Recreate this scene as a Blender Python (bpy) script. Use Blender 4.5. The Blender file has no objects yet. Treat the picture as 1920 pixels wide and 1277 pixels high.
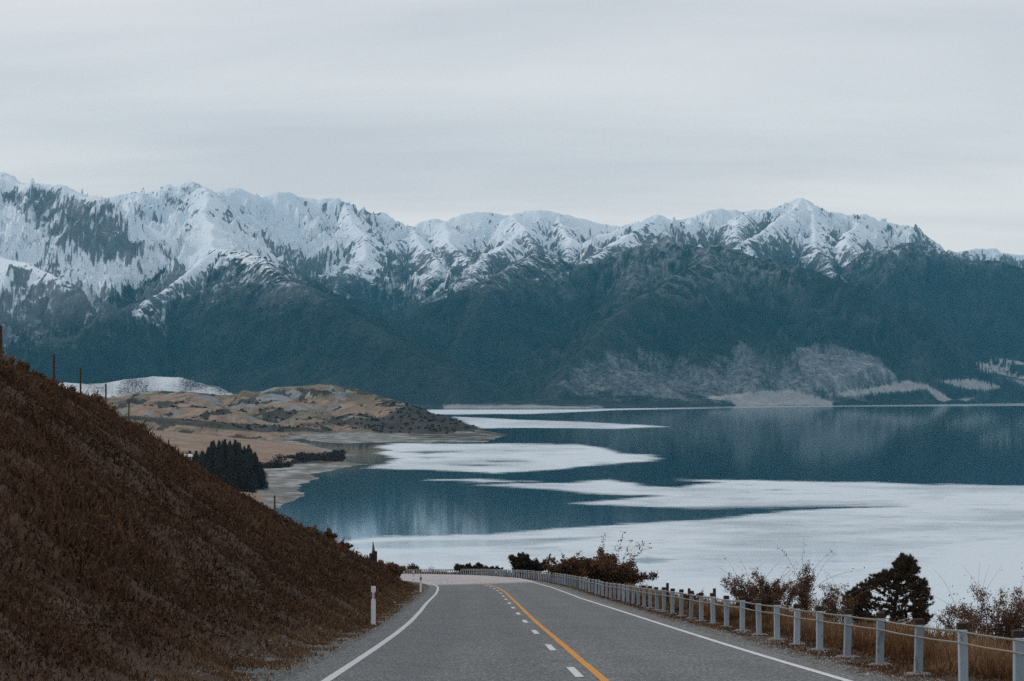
import bpy, math, random
import numpy as np
from mathutils import Vector

# ------------------------------------------------------------------ scene, camera, light
sc = bpy.context.scene
COL = sc.collection
F = 80.0 / 36.0 * 1920.0          # focal length in photo pixels
YH = 732.0                        # photo row of the true horizon
H = 60.0                          # eye height above the lake
SL = (1058.0 - YH) / F            # fall of the road
CH = 1.56                         # eye height above the road

cam = bpy.data.cameras.new("camera")
cam.lens = 80.0; cam.sensor_width = 36.0
cam.clip_start = 0.5; cam.clip_end = 90000.0
cam.shift_y = (YH - 638.5) / 1920.0
camo = bpy.data.objects.new("camera", cam); COL.objects.link(camo)
camo.location = (0, 0, H); camo.rotation_euler = (math.radians(90), 0, 0)
sc.camera = camo

SUN_EL, SUN_AZ = math.radians(24), math.radians(-78)   # azimuth from +Y, clockwise: low light from the left
world = bpy.data.worlds.new("World"); sc.world = world
world.use_nodes = True
wt = world.node_tree; wt.nodes.clear()
def wn(t, **k):
    n = wt.nodes.new(t)
    for a, b in k.items(): setattr(n, a, b)
    return n
sky = wn('ShaderNodeTexSky', sky_type='NISHITA', sun_disc=False)
sky.sun_elevation = SUN_EL; sky.sun_rotation = SUN_AZ
wbg = wn('ShaderNodeBackground'); wbg.inputs[1].default_value = 0.1
wout = wn('ShaderNodeOutputWorld')
tc = wn('ShaderNodeTexCoord')
sep = wn('ShaderNodeSeparateXYZ'); wt.links.new(tc.outputs['Generated'], sep.inputs[0])
def wmath(op, a, b=None, clamp=False):
    n = wn('ShaderNodeMath', operation=op, use_clamp=clamp)
    for i, v in enumerate((a, b)):
        if v is None: continue
        if isinstance(v, (int, float)): n.inputs[i].default_value = v
        else: wt.links.new(v, n.inputs[i])
    return n.outputs[0]
zc = wmath('MAXIMUM', sep.outputs['Z'], 0.0)
den = wmath('ADD', zc, 0.10)
u = wmath('DIVIDE', sep.outputs['X'], den); v = wmath('DIVIDE', sep.outputs['Y'], den)
cmb = wn('ShaderNodeCombineXYZ'); wt.links.new(wmath('MULTIPLY', u, 0.45), cmb.inputs[0]); wt.links.new(v, cmb.inputs[1])
n1 = wn('ShaderNodeTexNoise'); n1.inputs['Scale'].default_value = 1.1; n1.inputs['Detail'].default_value = 6; n1.inputs['Roughness'].default_value = 0.55
n1.inputs['Distortion'].default_value = 0.4
wt.links.new(cmb.outputs[0], n1.inputs['Vector'])
cr = wn('ShaderNodeValToRGB')
cr.color_ramp.elements[0].position = 0.32; cr.color_ramp.elements[0].color = (7.95, 7.68, 7.72, 1)
cr.color_ramp.elements[1].position = 0.68; cr.color_ramp.elements[1].color = (10.8, 10.2, 9.75, 1)
wt.links.new(n1.outputs['Fac'], cr.inputs[0])
# cloud base thins and brightens towards the horizon, greyer above
cr2 = wn('ShaderNodeValToRGB')
e = cr2.color_ramp.elements
e[0].position = 0.0; e[0].color = (1.06, 1.05, 1.03, 1)
e[1].position = 0.6; e[1].color = (0.9, 0.9, 0.93, 1)
ne = e.new(0.17); ne.color = (0.94, 0.945, 0.965, 1)
ne = e.new(0.085); ne.color = (1.04, 1.035, 1.02, 1)
wt.links.new(zc, cr2.inputs[0])
mul = wn('ShaderNodeMix', data_type='RGBA', blend_type='MULTIPLY'); mul.inputs[0].default_value = 1
wt.links.new(cr.outputs[0], mul.inputs[6]); wt.links.new(cr2.outputs[0], mul.inputs[7])
mixs = wn('ShaderNodeMix', data_type='RGBA'); mixs.inputs[0].default_value = 0.97
wt.links.new(sky.outputs[0], mixs.inputs[6]); wt.links.new(mul.outputs[2], mixs.inputs[7])
wt.links.new(mixs.outputs[2], wbg.inputs[0]); wt.links.new(wbg.outputs[0], wout.inputs[0])

sun = bpy.data.lights.new("sun", 'SUN'); sun.energy = 1.5; sun.angle = math.radians(10); sun.color = (1.0, 0.86, 0.74)
suno = bpy.data.objects.new("sun", sun); COL.objects.link(suno)
sd = Vector((math.sin(SUN_AZ) * math.cos(SUN_EL), math.cos(SUN_AZ) * math.cos(SUN_EL), math.sin(SUN_EL)))
suno.rotation_euler = (-sd).to_track_quat('-Z', 'Y').to_euler()

sc.view_settings.view_transform = 'Standard'; sc.view_settings.look = 'None'
sc.view_settings.exposure = 0.0; sc.view_settings.gamma = 1.0
sc.cycles.max_bounces = 6; sc.cycles.volume_bounces = 0
sc.cycles.use_denoising = False

# ------------------------------------------------------------------ helpers
rng = np.random.default_rng(11)
random.seed(5)

def W(px, py, Y):
    "the point at distance Y seen at photo position px, py"
    return ((px - 960.0) / F * Y, Y, H - (py - YH) / F * Y)

def perlin(x, y, seed=0):
    xi = np.floor(x).astype(np.int64); yi = np.floor(y).astype(np.int64)
    xf = x - xi; yf = y - yi
    def g(ix, iy, dx, dy):
        h = (ix * 374761393 + iy * 668265263 + seed * 2147483647) & 0xffffffff
        h = ((h ^ (h >> 13)) * 1274126177) & 0xffffffff
        a = (h ^ (h >> 16)) * (2 * np.pi / 4294967296.0)
        return np.cos(a) * dx + np.sin(a) * dy
    u = xf * xf * xf * (xf * (xf * 6 - 15) + 10); v = yf * yf * yf * (yf * (yf * 6 - 15) + 10)
    a = g(xi, yi, xf, yf); b = g(xi + 1, yi, xf - 1, yf)
    c = g(xi, yi + 1, xf, yf - 1); d = g(xi + 1, yi + 1, xf - 1, yf - 1)
    return ((a + (b - a) * u) * (1 - v) + (c + (d - c) * u) * v) * 1.5

def fbm(x, y, octv=4, gain=0.5, seed=0):
    s = 0; a = 1.0
    for i in range(octv):
        s = s + a * perlin(x, y, seed + i * 17); x = x * 2.03 + 3.1; y = y * 2.03 - 1.7; a *= gain
    return s

def ridged(x, y, octv=5, gain=0.55, seed=0):
    s = 0; a = 1.0; w = 1.0
    for i in range(octv):
        n = 1 - np.abs(perlin(x, y, seed + i * 31)) * 1.4
        n = n * n * w; s = s + a * n; w = np.clip(n * 1.6, 0, 1); a *= gain
        x = x * 2.07 + 5.3; y = y * 2.07 + 1.9
    return s

def sstep(a, b, x):
    t = np.clip((x - a) / (b - a), 0, 1); return t * t * (3 - 2 * t)

def grid_mesh(name, X, Y, Z, mat, attrs=None, smooth=True):
    nr, nc = X.shape
    me = bpy.data.meshes.new(name)
    n = nr * nc
    co = np.stack([X, Y, Z], -1).reshape(-1).astype(np.float32)
    i = np.arange(n).reshape(nr, nc)
    q = np.stack([i[:-1, :-1], i[:-1, 1:], i[1:, 1:], i[1:, :-1]], -1).reshape(-1, 4).astype(np.int32)
    me.vertices.add(n); me.vertices.foreach_set('co', co)
    me.loops.add(q.size); me.loops.foreach_set('vertex_index', q.reshape(-1))
    me.polygons.add(len(q)); me.polygons.foreach_set('loop_start', np.arange(0, q.size, 4, dtype=np.int32))
    me.polygons.foreach_set('use_smooth', np.full(len(q), smooth))
    for k, a in (attrs or {}).items():
        at = me.attributes.new(k, 'FLOAT', 'POINT'); at.data.foreach_set('value', a.reshape(-1).astype(np.float32))
    me.update(calc_edges=True)
    me.materials.append(mat)
    o = bpy.data.objects.new(name, me); COL.objects.link(o)
    return o

def poly_mesh(name, V, k, mat, attrs=None, parent=None, smooth=False):
    "V: (n*k,3) vertices of n separate k-gons"
    V = np.asarray(V, np.float32).reshape(-1, 3); n = len(V) // k
    me = bpy.data.meshes.new(name)
    me.vertices.add(len(V)); me.vertices.foreach_set('co', V.reshape(-1))
    me.loops.add(len(V)); me.loops.foreach_set('vertex_index', np.arange(len(V), dtype=np.int32))
    me.polygons.add(n); me.polygons.foreach_set('loop_start', np.arange(0, len(V), k, dtype=np.int32))
    me.polygons.foreach_set('use_smooth', np.full(n, smooth))
    for kk, a in (attrs or {}).items():
        at = me.attributes.new(kk, 'FLOAT', 'POINT'); at.data.foreach_set('value', np.repeat(a, k).astype(np.float32))
    me.update(calc_edges=True); me.materials.append(mat)
    o = bpy.data.objects.new(name, me); COL.objects.link(o)
    if parent: o.parent = parent
    return o

class MB:
    def __init__(s): s.v = []; s.f = []
    def add(s, vs, fs):
        b = len(s.v); s.v += [tuple(p) for p in vs]; s.f += [tuple(b + i for i in f) for f in fs]
    def box(s, c, d, rz=0.0, bev=0.0, taper=1.0):
        "box centred at c with half sizes d; bev cuts the four upright edges and the top rim"
        x, y, z = d; b = bev
        ring = [(-x + b, -y), (x - b, -y), (x, -y + b), (x, y - b), (x - b, y), (-x + b, y), (-x, y - b), (-x, -y + b)] if b else [(-x, -y), (x, -y), (x, y), (-x, y)]
        lv = [(-z, 1.0, 0), (z - b, taper, 0)] + ([(z, taper, b)] if b else []) if b else [(-z, 1.0, 0), (z, taper, 0)]
        vs = []; n = len(ring); cs, sn = math.cos(rz), math.sin(rz)
        for (h, k, ins) in lv:
            for (px, py) in ring:
                qx = px * k * (1 - ins / max(x, 1e-6)); qy = py * k * (1 - ins / max(y, 1e-6))
                vs.append((c[0] + qx * cs - qy * sn, c[1] + qx * sn + qy * cs, c[2] + h))
        fs = [tuple(range(n))[::-1], tuple(range(n * (len(lv) - 1), n * len(lv)))]
        for l in range(len(lv) - 1):
            for i in range(n):
                j = (i + 1) % n; fs.append((l * n + i, l * n + j, (l + 1) * n + j, (l + 1) * n + i))
        s.add(vs, fs)
    def tube(s, pts, r, n=5, cap=True):
        pts = [Vector(p) for p in pts]; vs = []; fs = []
        for i, p in enumerate(pts):
            t = (pts[min(i + 1, len(pts) - 1)] - pts[max(i - 1, 0)])
            if t.length < 1e-9: t = Vector((0, 0, 1))
            t.normalize()
            a = t.cross(Vector((0, 0, 1))) if abs(t.z) < 0.9 else t.cross(Vector((1, 0, 0)))
            a.normalize(); b = t.cross(a)
            rr = r[i] if isinstance(r, (list, tuple)) else r
            for k in range(n):
                an = 2 * math.pi * k / n
                vs.append(p + (a * math.cos(an) + b * math.sin(an)) * rr)
        for i in range(len(pts) - 1):
            for k in range(n):
                j = (k + 1) % n; fs.append((i * n + k, i * n + j, (i + 1) * n + j, (i + 1) * n + k))
        if cap: fs += [tuple(range(n))[::-1], tuple(range((len(pts) - 1) * n, len(pts) * n))]
        s.add(vs, fs)
    def build(s, name, mat, parent=None, smooth=False):
        me = bpy.data.meshes.new(name); me.from_pydata(s.v, [], s.f)
        me.materials.append(mat)
        if smooth: me.polygons.foreach_set('use_smooth', np.full(len(me.polygons), True))
        me.update()
        o = bpy.data.objects.new(name, me); COL.objects.link(o)
        if parent: o.parent = parent
        return o

def tag(o, label=None, cat=None, group=None, kind=None):
    if label: o['label'] = label
    if cat: o['category'] = cat
    if group: o['group'] = group
    if kind: o['kind'] = kind
    return o

def empty(name, loc, label, cat, group=None, rz=0.0):
    o = bpy.data.objects.new(name, None); COL.objects.link(o)
    o.location = loc; o.rotation_euler = (0, 0, rz); o.empty_display_size = 0.3
    return tag(o, label, cat, group)

# ---- materials
class NT:
    def __init__(s, name):
        s.m = bpy.data.materials.new(name); s.m.use_nodes = True; s.t = s.m.node_tree
        s.b = s.t.nodes['Principled BSDF']; s.out = s.t.nodes['Material Output']
        s.b.inputs['Roughness'].default_value = 0.9
        s.b.inputs['Specular IOR Level'].default_value = 0.2
    def n(s, t, **k):
        x = s.t.nodes.new(t)
        for a, b in k.items(): setattr(x, a, b)
        return x
    def l(s, a, b): s.t.links.new(a, b)
    def put(s, sock, v):
        if isinstance(v, (int, float)): sock.default_value = v
        elif isinstance(v, tuple): sock.default_value = v if len(v) == 4 or sock.type == 'VECTOR' else v + (1,)
        else: s.l(v, sock)
    def coord(s, scale=(1, 1, 1), rot=(0, 0, 0)):
        c = s.n('ShaderNodeTexCoord'); m = s.n('ShaderNodeMapping'); m.inputs['Scale'].default_value = scale; m.inputs['Rotation'].default_value = rot
        s.l(c.outputs['Object'], m.inputs[0]); return m.outputs[0]
    def noise(s, scale, detail=4, rough=0.5, vec=None, dist=0.0):
        x = s.n('ShaderNodeTexNoise'); x.inputs['Scale'].default_value = scale; x.inputs['Detail'].default_value = detail
        x.inputs['Roughness'].default_value = rough; x.inputs['Distortion'].default_value = dist
        s.l(vec if vec is not None else s.coord(), x.inputs['Vector']); return x.outputs['Fac']
    def voro(s, scale, vec=None):
        x = s.n('ShaderNodeTexVoronoi'); x.inputs['Scale'].default_value = scale
        s.l(vec if vec is not None else s.coord(), x.inputs['Vector']); return x
    def ramp(s, fac, stops):
        r = s.n('ShaderNodeValToRGB'); el = r.color_ramp.elements
        while len(el) > 1: el.remove(el[-1])
        for i, (p, c) in enumerate(stops):
            if not isinstance(c, tuple): c = (c, c, c)
            q = el[0] if i == 0 else el.new(p)
            q.position = p; q.color = c + (1,)
        s.put(r.inputs[0], fac); return r.outputs[0]
    def mix(s, f, a, b, mode='MIX'):
        x = s.n('ShaderNodeMix', data_type='RGBA', blend_type=mode)
        s.put(x.inputs[0], f); s.put(x.inputs[6], a); s.put(x.inputs[7], b); return x.outputs[2]
    def math(s, op, a, b=0.0, clamp=False):
        x = s.n('ShaderNodeMath', operation=op, use_clamp=clamp); s.put(x.inputs[0], a); s.put(x.inputs[1], b); return x.outputs[0]
    def attr(s, name):
        x = s.n('ShaderNodeAttribute', attribute_name=name); return x.outputs['Fac']
    def step(s, a, b, x):
        m = s.n('ShaderNodeMapRange', interpolation_type='SMOOTHSTEP'); s.put(m.inputs[0], x)
        m.inputs[1].default_value = a; m.inputs[2].default_value = b; return m.outputs[0]
    def bump(s, h, strength=0.5, dist=0.05):
        x = s.n('ShaderNodeBump'); x.inputs['Strength'].default_value = strength; x.inputs['Distance'].default_value = dist
        s.l(h, x.inputs['Height']); s.l(x.outputs[0], s.b.inputs['Normal'])
    def base(s, c): s.put(s.b.inputs['Base Color'], c); return s.m

def simple(name, c1, c2, scale=3.0, rough=0.85):
    t = NT(name); t.b.inputs['Roughness'].default_value = rough
    return t.base(t.mix(t.noise(scale, 5, 0.6), c1, c2))

# ================================================================== ROAD FRAME
def itp(tab):
    a = np.array(tab, float); a = a[np.argsort(a[:, 0])]
    return lambda y: np.interp(y, a[:, 0], a[:, 1])
def smooth_itp(tab):
    f = itp(tab)
    def g(y):
        y = np.asarray(y, float); s = np.maximum(2.0, y * 0.05)
        return (f(y - s) + 2 * f(y) + f(y + s) + f(y - s / 2) + f(y + s / 2)) / 6.0
    return g
XL = smooth_itp([(-40, -2.5), (30.4, -2.48), (41.6, -2.53), (50.8, -2.6), (61.6, -2.75), (76, -3.05), (90, -3.4), (120, -4.0), (144.7, -4.7), (158, -5.15), (173, -5.9), (186, -6.75), (202, -8.2), (222, -10.6), (260, -16), (300, -23.5), (350, -35), (420, -55)])
XR = smooth_itp([(-40, 4.6), (20, 4.55), (30.4, 4.49), (36, 4.33), (44.4, 4.14), (59.4, 3.88), (83.2, 3.5), (110, 3.05), (140, 2.45), (170, 1.55), (195, 0.6), (210, -0.2), (250, -3.3), (290, -6.9), (330, -12.3), (378, -20.0), (420, -29)])
XC = smooth_itp([(-40, 1.35), (30.4, 1.25), (36.6, 1.12), (45.9, 0.95), (57.9, 0.71), (72.3, 0.47), (92.8, 0.16), (121.5, -0.32), (144, -0.9), (178, -2.25), (224, -4.9), (260, -8.9), (300, -14.5), (350, -23.5), (420, -41)])
XF = smooth_itp([(-40, 6.0), (26, 5.84), (32.2, 5.75), (40.8, 5.57), (50.4, 5.46), (57.9, 5.25), (66.9, 5.1), (74.8, 4.95), (80.8, 4.87), (89.1, 4.74), (98.3, 4.62), (120, 4.2), (140, 3.75), (170, 2.8), (195, 1.45), (213, 0.15), (250, -2.2), (290, -5.5), (330, -10.6), (378, -18.7), (420, -28)])
EO = itp([(-40, 0), (105, 0), (143, 0.17), (200, 0.34), (250, 0.32), (290, 0.24), (378, 0.02), (420, 0.0)])
def plane(y): return H - CH - SL * np.maximum(y, -20) + SL * 0
def road_z(x, y):
    "road surface: one falling plane, the outer side raised round the bend"
    t = np.clip((x - XL(y)) / (XF(y) - XL(y)), 0, 1)
    return plane(y) + EO(y) * t

# bank crest (X, height) by distance
_cr = [W(-420, 560, 45), W(-160, 610, 58), W(0, 690, 76), W(60, 712, 88), W(110, 732, 100), W(175, 762, 120), W(235, 803, 135), W(300, 850, 150), W(350, 886, 162), W(400, 922, 172), W(445, 950, 181), W(500, 971, 190), W(560, 992, 200), W(610, 1012, 208), (W(660, 1047, 215)), W(700, 1066, 220), W(735, 1083, 224), W(765, 1100, 228)]
_cx = itp([(-40, -17), (20, -16.5)] + [(p[1], p[0]) for p in _cr] + [(300, -32), (420, -75)])
_cz = itp([(p[1], p[2] - float(plane(p[1]))) for p in _cr])
def bank_foot(y): return XL(y) - np.interp(y, [0, 30, 58, 126, 190, 222, 260], [1.45, 1.45, 1.15, 1.5, 1.9, 1.6, 1.5])
def near_z(x, y):
    z = road_z(x, y)
    # right side: narrow verge, then the steep fall to the lake
    dr = x - (XF(y) + np.interp(y, [0, 40, 80, 200, 400], [2.6, 2.3, 1.6, 1.4, 1.6]))
    fall = np.where(dr > 0, 0.10 * np.minimum(dr, 1.0) + 0.50 * np.maximum(dr - 1.0, 0) + 0.08 * np.sqrt(np.maximum(dr - 6, 0)), 0)
    # shallow dish between seal and verge
    z = z - fall
    # left bank
    xf = bank_foot(y); xc = np.minimum(_cx(y), xf - 0.6); hc = _cz(y)
    t = (xf - x) / (xf - xc)
    prof = np.where(t < 1, np.clip(t, 0, 1) ** 1.12, 1.0)
    hc = np.where(y < 228, hc, -0.25)
    back = np.where(t > 1, (xc - x) * 0.12, 0) * np.where(y < 228, 1, 3.0)
    n = fbm(x * 0.13, y * 0.13, 4, 0.5, 3) * 0.55 + fbm(x * 0.6, y * 0.6, 3, 0.5, 9) * 0.14
    m = np.clip((xf - x) / 3.0, 0, 1)
    lump = n * m * np.clip(np.where(t < 1.15, 1 - np.clip(t - 0.75, 0, 0.4) * 1.6, 0.4), 0.3, 1)
    z = z + prof * hc - back + np.where(t > 0, lump, 0)
    # right side unevenness beyond the posts
    mr = np.clip((x - XF(y) - 0.3) / 2.0, 0, 1)
    z = z + mr * (fbm(x * 0.35, y * 0.35, 4, 0.5, 5) * 0.22)
    # beyond the bend everything falls away to the shore
    z = z - np.maximum(y - 400, 0) * 0.25
    z = z - np.where(x < -30, np.maximum(y - 232, 0) * 0.12, 0)
    z = z - np.maximum(-60 - x, 0) * 0.05
    return z

# ------------------------------------------------------------------ near ground
ys = np.concatenate([np.linspace(-30, 20, 12), np.linspace(21, 60, 110), np.linspace(60.6, 150, 150), np.linspace(151, 420, 150), np.linspace(425, 640, 40)])
tt = np.concatenate([np.linspace(-160, -40, 30)[:-1], np.linspace(-40, -8, 90)[:-1], np.linspace(-8, -2.6, 40)[:-1], np.linspace(-2.6, 5.4, 24), np.linspace(5.55, 12, 50), np.linspace(12.4, 40, 50), np.linspace(42, 160, 40)])
YY, TT = np.meshgrid(ys, tt, indexing='ij')
XX = TT + np.interp(YY, [-30, 90, 150, 220, 300, 420, 640], [0, -0.5, -2, -7, -16, -45, -45]) 
ZZ = np.maximum(near_z(XX, YY), -6.0)
# keep the ground under the sealed road
onroad = (XX > XL(YY) - 0.75) & (XX < XR(YY) + 0.65) & (YY < 425)
ZZ = np.where(onroad, ZZ - 0.05, ZZ)
xf_ = bank_foot(YY)
grav = sstep(-0.25, 0.3, XX - xf_ + 0.25 * fbm(XX * 1.3, YY * 0.8, 3, 0.5, 2)) * sstep(-0.1, 0.35, XF(YY) - XX - 0.45 + 0.12 * fbm(XX * 1.5, YY * 1.1, 3, 0.5, 7) + np.interp(YY, [0, 90, 200], [0, 0, 0.3]))
tg = NT('ground')
gn = tg.noise(1.6, 6, 0.65); gf = tg.noise(26, 3, 0.7)
soil = tg.ramp(gn, [(0.3, (0.03, 0.017, 0.010)), (0.5, (0.048, 0.027, 0.016)), (0.7, (0.075, 0.043, 0.023))])
vz = tg.voro(46)
stone = tg.mix(0.8, tg.ramp(tg.noise(0.9, 5, 0.7), [(0.3, (0.075, 0.078, 0.075)), (0.7, (0.15, 0.157, 0.157))]), tg.ramp(vz.outputs['Color'], [(0.1, 0.35), (0.6, 1.0), (0.95, 2.3)]), 'MULTIPLY')
gmask = tg.step(0.38, 0.62, tg.math('ADD', tg.attr('gravel'), tg.math('MULTIPLY', tg.math('SUBTRACT', gn, 0.5), 0.9)))
tg.base(tg.mix(gmask, soil, stone)); tg.bump(tg.math('ADD', gf, vz.outputs['Distance']), 0.5, 0.018)
tag(grid_mesh('hillside_ground', XX, YY, ZZ, tg.m, {'gravel': grav}), kind='structure')

# ------------------------------------------------------------------ road and its markings
ry = np.concatenate([np.linspace(-20, 24, 20), np.linspace(25, 120, 160), np.linspace(121, 420, 180)])
rs = np.linspace(0, 1, 15)
RY, RS = np.meshgrid(ry, rs, indexing='ij')
edge = fbm(RY * 0.7, RY * 0 + 4, 3, 0.5, 1) * 0.05
RX = (XL(RY) - 0.55 + edge) * (1 - RS) + (XR(RY) + 0.42 + np.roll(edge, 9, 0)) * RS
tr = NT('chipseal'); tr.b.inputs['Roughness'].default_value = 0.72; tr.b.inputs['Specular IOR Level'].default_value = 0.5
vc = tr.coord()
big = tr.noise(0.35, 5, 0.6, tr.coord((1, 0.25, 1)))
v1 = tr.voro(52, vc); v2 = tr.voro(19, vc)
chip = tr.ramp(v1.outputs['Color'], [(0.05, 0.42), (0.5, 0.9), (0.8, 1.25), (1.0, 2.6)])
chip2 = tr.ramp(v2.outputs['Color'], [(0.0, 0.82), (0.7, 1.0), (1.0, 1.4)])
near_seal = tr.ramp(big, [(0.3, (0.080, 0.095, 0.101)), (0.7, (0.106, 0.122, 0.128))])
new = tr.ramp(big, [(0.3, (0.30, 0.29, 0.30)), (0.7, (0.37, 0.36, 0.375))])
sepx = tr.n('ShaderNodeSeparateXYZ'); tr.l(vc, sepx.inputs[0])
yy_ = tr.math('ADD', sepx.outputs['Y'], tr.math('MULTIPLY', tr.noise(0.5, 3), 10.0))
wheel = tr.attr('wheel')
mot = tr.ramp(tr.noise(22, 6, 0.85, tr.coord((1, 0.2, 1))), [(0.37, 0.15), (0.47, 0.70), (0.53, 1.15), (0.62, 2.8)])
near_seal = tr.mix(tr.math('MULTIPLY', wheel, 0.75), near_seal, (0.072, 0.084, 0.09))
col = tr.mix(tr.step(168, 184, yy_), near_seal, new)  # base colour turns paler on the distant stretch of road
cv = tr.n('ShaderNodeTexVoronoi', feature='DISTANCE_TO_EDGE'); cv.inputs['Scale'].default_value = 0.42; tr.l(tr.n('ShaderNodeTexCoord').outputs['Object'], cv.inputs['Vector'])
ckm = tr.math('MULTIPLY', tr.step(0.022, 0.008, tr.math('ADD', cv.outputs['Distance'], tr.math('MULTIPLY', tr.math('SUBTRACT', tr.noise(6, 4, 0.7), 0.5), 0.03))), tr.step(0.52, 0.62, tr.noise(0.16, 3)))
stain = tr.ramp(tr.noise(1.3, 6, 0.72, tr.coord((1, 0.35, 1))), [(0.30, 0.70), (0.5, 0.96), (0.72, 1.18)])
col = tr.mix(0.9, col, stain, 'MULTIPLY')
col = tr.mix(tr.math('MULTIPLY', ckm, 0.6), col, (0.03, 0.032, 0.034))
tr.base(tr.mix(0.85, tr.mix(0.85, tr.mix(0.7, col, chip, 'MULTIPLY'), chip2, 'MULTIPLY'), mot, 'MULTIPLY')); tr.bump(v1.outputs['Distance'], 0.5, 0.012)
wh = np.zeros_like(RX)
for lane in ((0, 1), (1, 2)):
    a = XL(RY) if lane[0] == 0 else XC(RY); b = XC(RY) if lane[0] == 0 else XR(RY)
    for k in (0.27, 0.75): wh = np.maximum(wh, np.exp(-((RX - (a + (b - a) * k)) / 0.42) ** 2))
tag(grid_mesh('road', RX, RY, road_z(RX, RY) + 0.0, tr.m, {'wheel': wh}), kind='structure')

def paint(name, c1, c2, wear=0.38):
    t = NT(name); t.b.inputs['Roughness'].default_value = 0.7
    ch = t.ramp(t.voro(60).outputs['Color'], [(0.0, 0.55), (0.45, 0.9), (1.0, 1.2)])
    c = t.mix(t.noise(2.5, 5, 0.7), c1, c2)
    c = t.mix(0.8, c, ch, 'MULTIPLY')
    w = t.step(wear + 0.17, wear + 0.27, t.noise(45, 4, 0.75))
    return t.base(t.mix(t.math('MULTIPLY', w, 0.75), c, (0.13, 0.135, 0.135)))
m_white = paint('white_paint', (0.66, 0.68, 0.69), (0.5, 0.52, 0.54))
m_yellow = paint('yellow_paint', (0.62, 0.28, 0.035), (0.52, 0.22, 0.025))
def stripe(name, fx, w, y0, y1, mat, label, cat, group=None, step=1.5):
    n = max(2, int((y1 - y0) / step) + 1); y = np.linspace(y0, y1, n)
    s = np.array([-0.5, 0.5]) * w
    SY, SS = np.meshgrid(y, s, indexing='ij')
    X = fx(SY) + SS * (1 + 0.06 * fbm(SY * 2.0, SS * 9, 2, 0.5, 4))
    o = grid_mesh(name, X, SY, road_z(X, SY) + 0.006, mat)
    if cat: tag(o, label, cat, group)
    else: tag(o, kind='structure')
    return o
stripe('edge_line', XL, 0.13, -10, 330, m_white, None, None)
stripe('edge_line', XR, 0.13, -10, 400, m_white, None, None)
stripe('centre_line', XC, 0.12, -10, 260, m_yellow, None, None)
y = 12.0; k = 0
dm = []
while y < 270:
    yy = np.linspace(y, y + 3.0, 5)
    SY, SS = np.meshgrid(yy, np.array([-0.06, 0.06]), indexing='ij'); X = XC(SY) - 0.29 + SS
    tag(grid_mesh('lane_dash', X, SY, road_z(X, SY) + 0.006, m_white), kind='structure')
    y += 9.7; k += 1

# ================================================================== LAKE
def sdf_poly(px, py, P, sx=1.0):
    "signed distance to polygon, positive inside"
    P = np.array(P, float); P[:, 0] *= sx; x = px * sx; y = py
    best = np.full(x.shape, 1e18); ins = np.zeros(x.shape, bool)
    for i in range(len(P)):
        a = P[i]; b = P[(i + 1) % len(P)]; d = b - a; L = (d * d).sum() + 1e-12
        t = np.clip(((x - a[0]) * d[0] + (y - a[1]) * d[1]) / L, 0, 1)
        best = np.minimum(best, (x - a[0] - t * d[0]) ** 2 + (y - a[1] - t * d[1]) ** 2)
        c = ((a[1] > y) != (b[1] > y)) & (x < (b[0] - a[0]) * (y - a[1]) / (b[1] - a[1] + 1e-12) + a[0])
        ins ^= c
    return np.sqrt(best) * np.where(ins, 1, -1)
# wind-ruffled areas of the lake, given by bearing and depression and put on the water at their real places
RUF = [
 [(899,910),(965,906.5),(1061,906),(1138,900),(1184,906),(1215,911.5),(1273,913.5),(1300,910),(1346,905),(1279,900),(1382,900),(1505,902.5),(1736,908),(1920,910.6),(2900,914),(2900,1400),(200,1400),(520,1050),(648,1013),(733,1006),(907,1002),(1061,990),(1177,983),(1300,976),(1382,968),(1488,957.5),(1594,953),(1700,948.5),(1558,950),(1452,952),(1346,954),(1293,953),(1215,950),(1084,943.5),(1138,938.5),(1238,930),(1100,925),(1022,917),(945,911.5)],
 [(702,836),(745,831),(907,832),(1076,832.5),(1138,841),(1161,850),(1215,852),(1238,858.7),(1215,865),(1130,871),(1042,880.7),(926,886.5),(830,882.6),(691,878),(722,869),(741,859.5),(714,850),(733,842)],
 [(850,781),(960,786),(1100,791),(1200,797),(1250,800.5),(1150,804),(1000,802),(905,803),(880,797)],
 [(800,768),(1000,768),(1170,768),(1090,772),(1000,776),(860,777),(800,777)],
 [(1100,767),(1380,762),(1700,759),(1920,756),(2900,750),(2900,758),(1920,761),(1500,763),(1380,765),(1150,769)],
 [(805,899.5),(900,898.5),(1010,903),(900,903.5)],
]
CALM = [([(755,848),(790,846),(855,846.5),(800,850.5)], 1.0), ([(780,857),(830,857),(800,860)], 0.7), ([(850,872),(935,871),(900,874)], 0.8),
        ([(905,863),(985,865),(930,866.5)], 0.7), ([(640,1020),(760,1013),(960,1012),(1150,1006),(1000,1022),(800,1028),(640,1030)], 0.42),
        ([(1165,1050),(1215,1044),(1262,1049),(1215,1057)], 0.62), ([(930,1029),(1040,1026),(1000,1030)], 0.6), ([(1000,1012),(1120,1006),(1060,1013)], 0.5),
        ([(1430,919),(1460,917),(1480,919),(1450,920.5)], 0.6), ([(1180,952),(1400,948),(1620,946),(1450,956),(1200,962)], 0.55),
        ([(1500,1035),(1700,1018),(1900,1008),(1700,1030),(1600,1045)], 0.16), ([(1200,985),(1500,972),(1700,968),(1500,985)], 0.12)]
lpy = np.concatenate([np.array([734.5, 736, 739, 743, 747]), np.linspace(750, 830, 190), np.linspace(830.5, 1110, 330), np.array([1130, 1160, 1200, 1300, 1500, 2000, 3000, 6000])])
lpx = np.concatenate([np.linspace(-6000, -150, 12)[:-1], np.linspace(-150, 2070, 420), np.linspace(2070, 8000, 12)[1:]])
LPY, LPX = np.meshgrid(lpy, lpx, indexing='ij')
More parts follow.
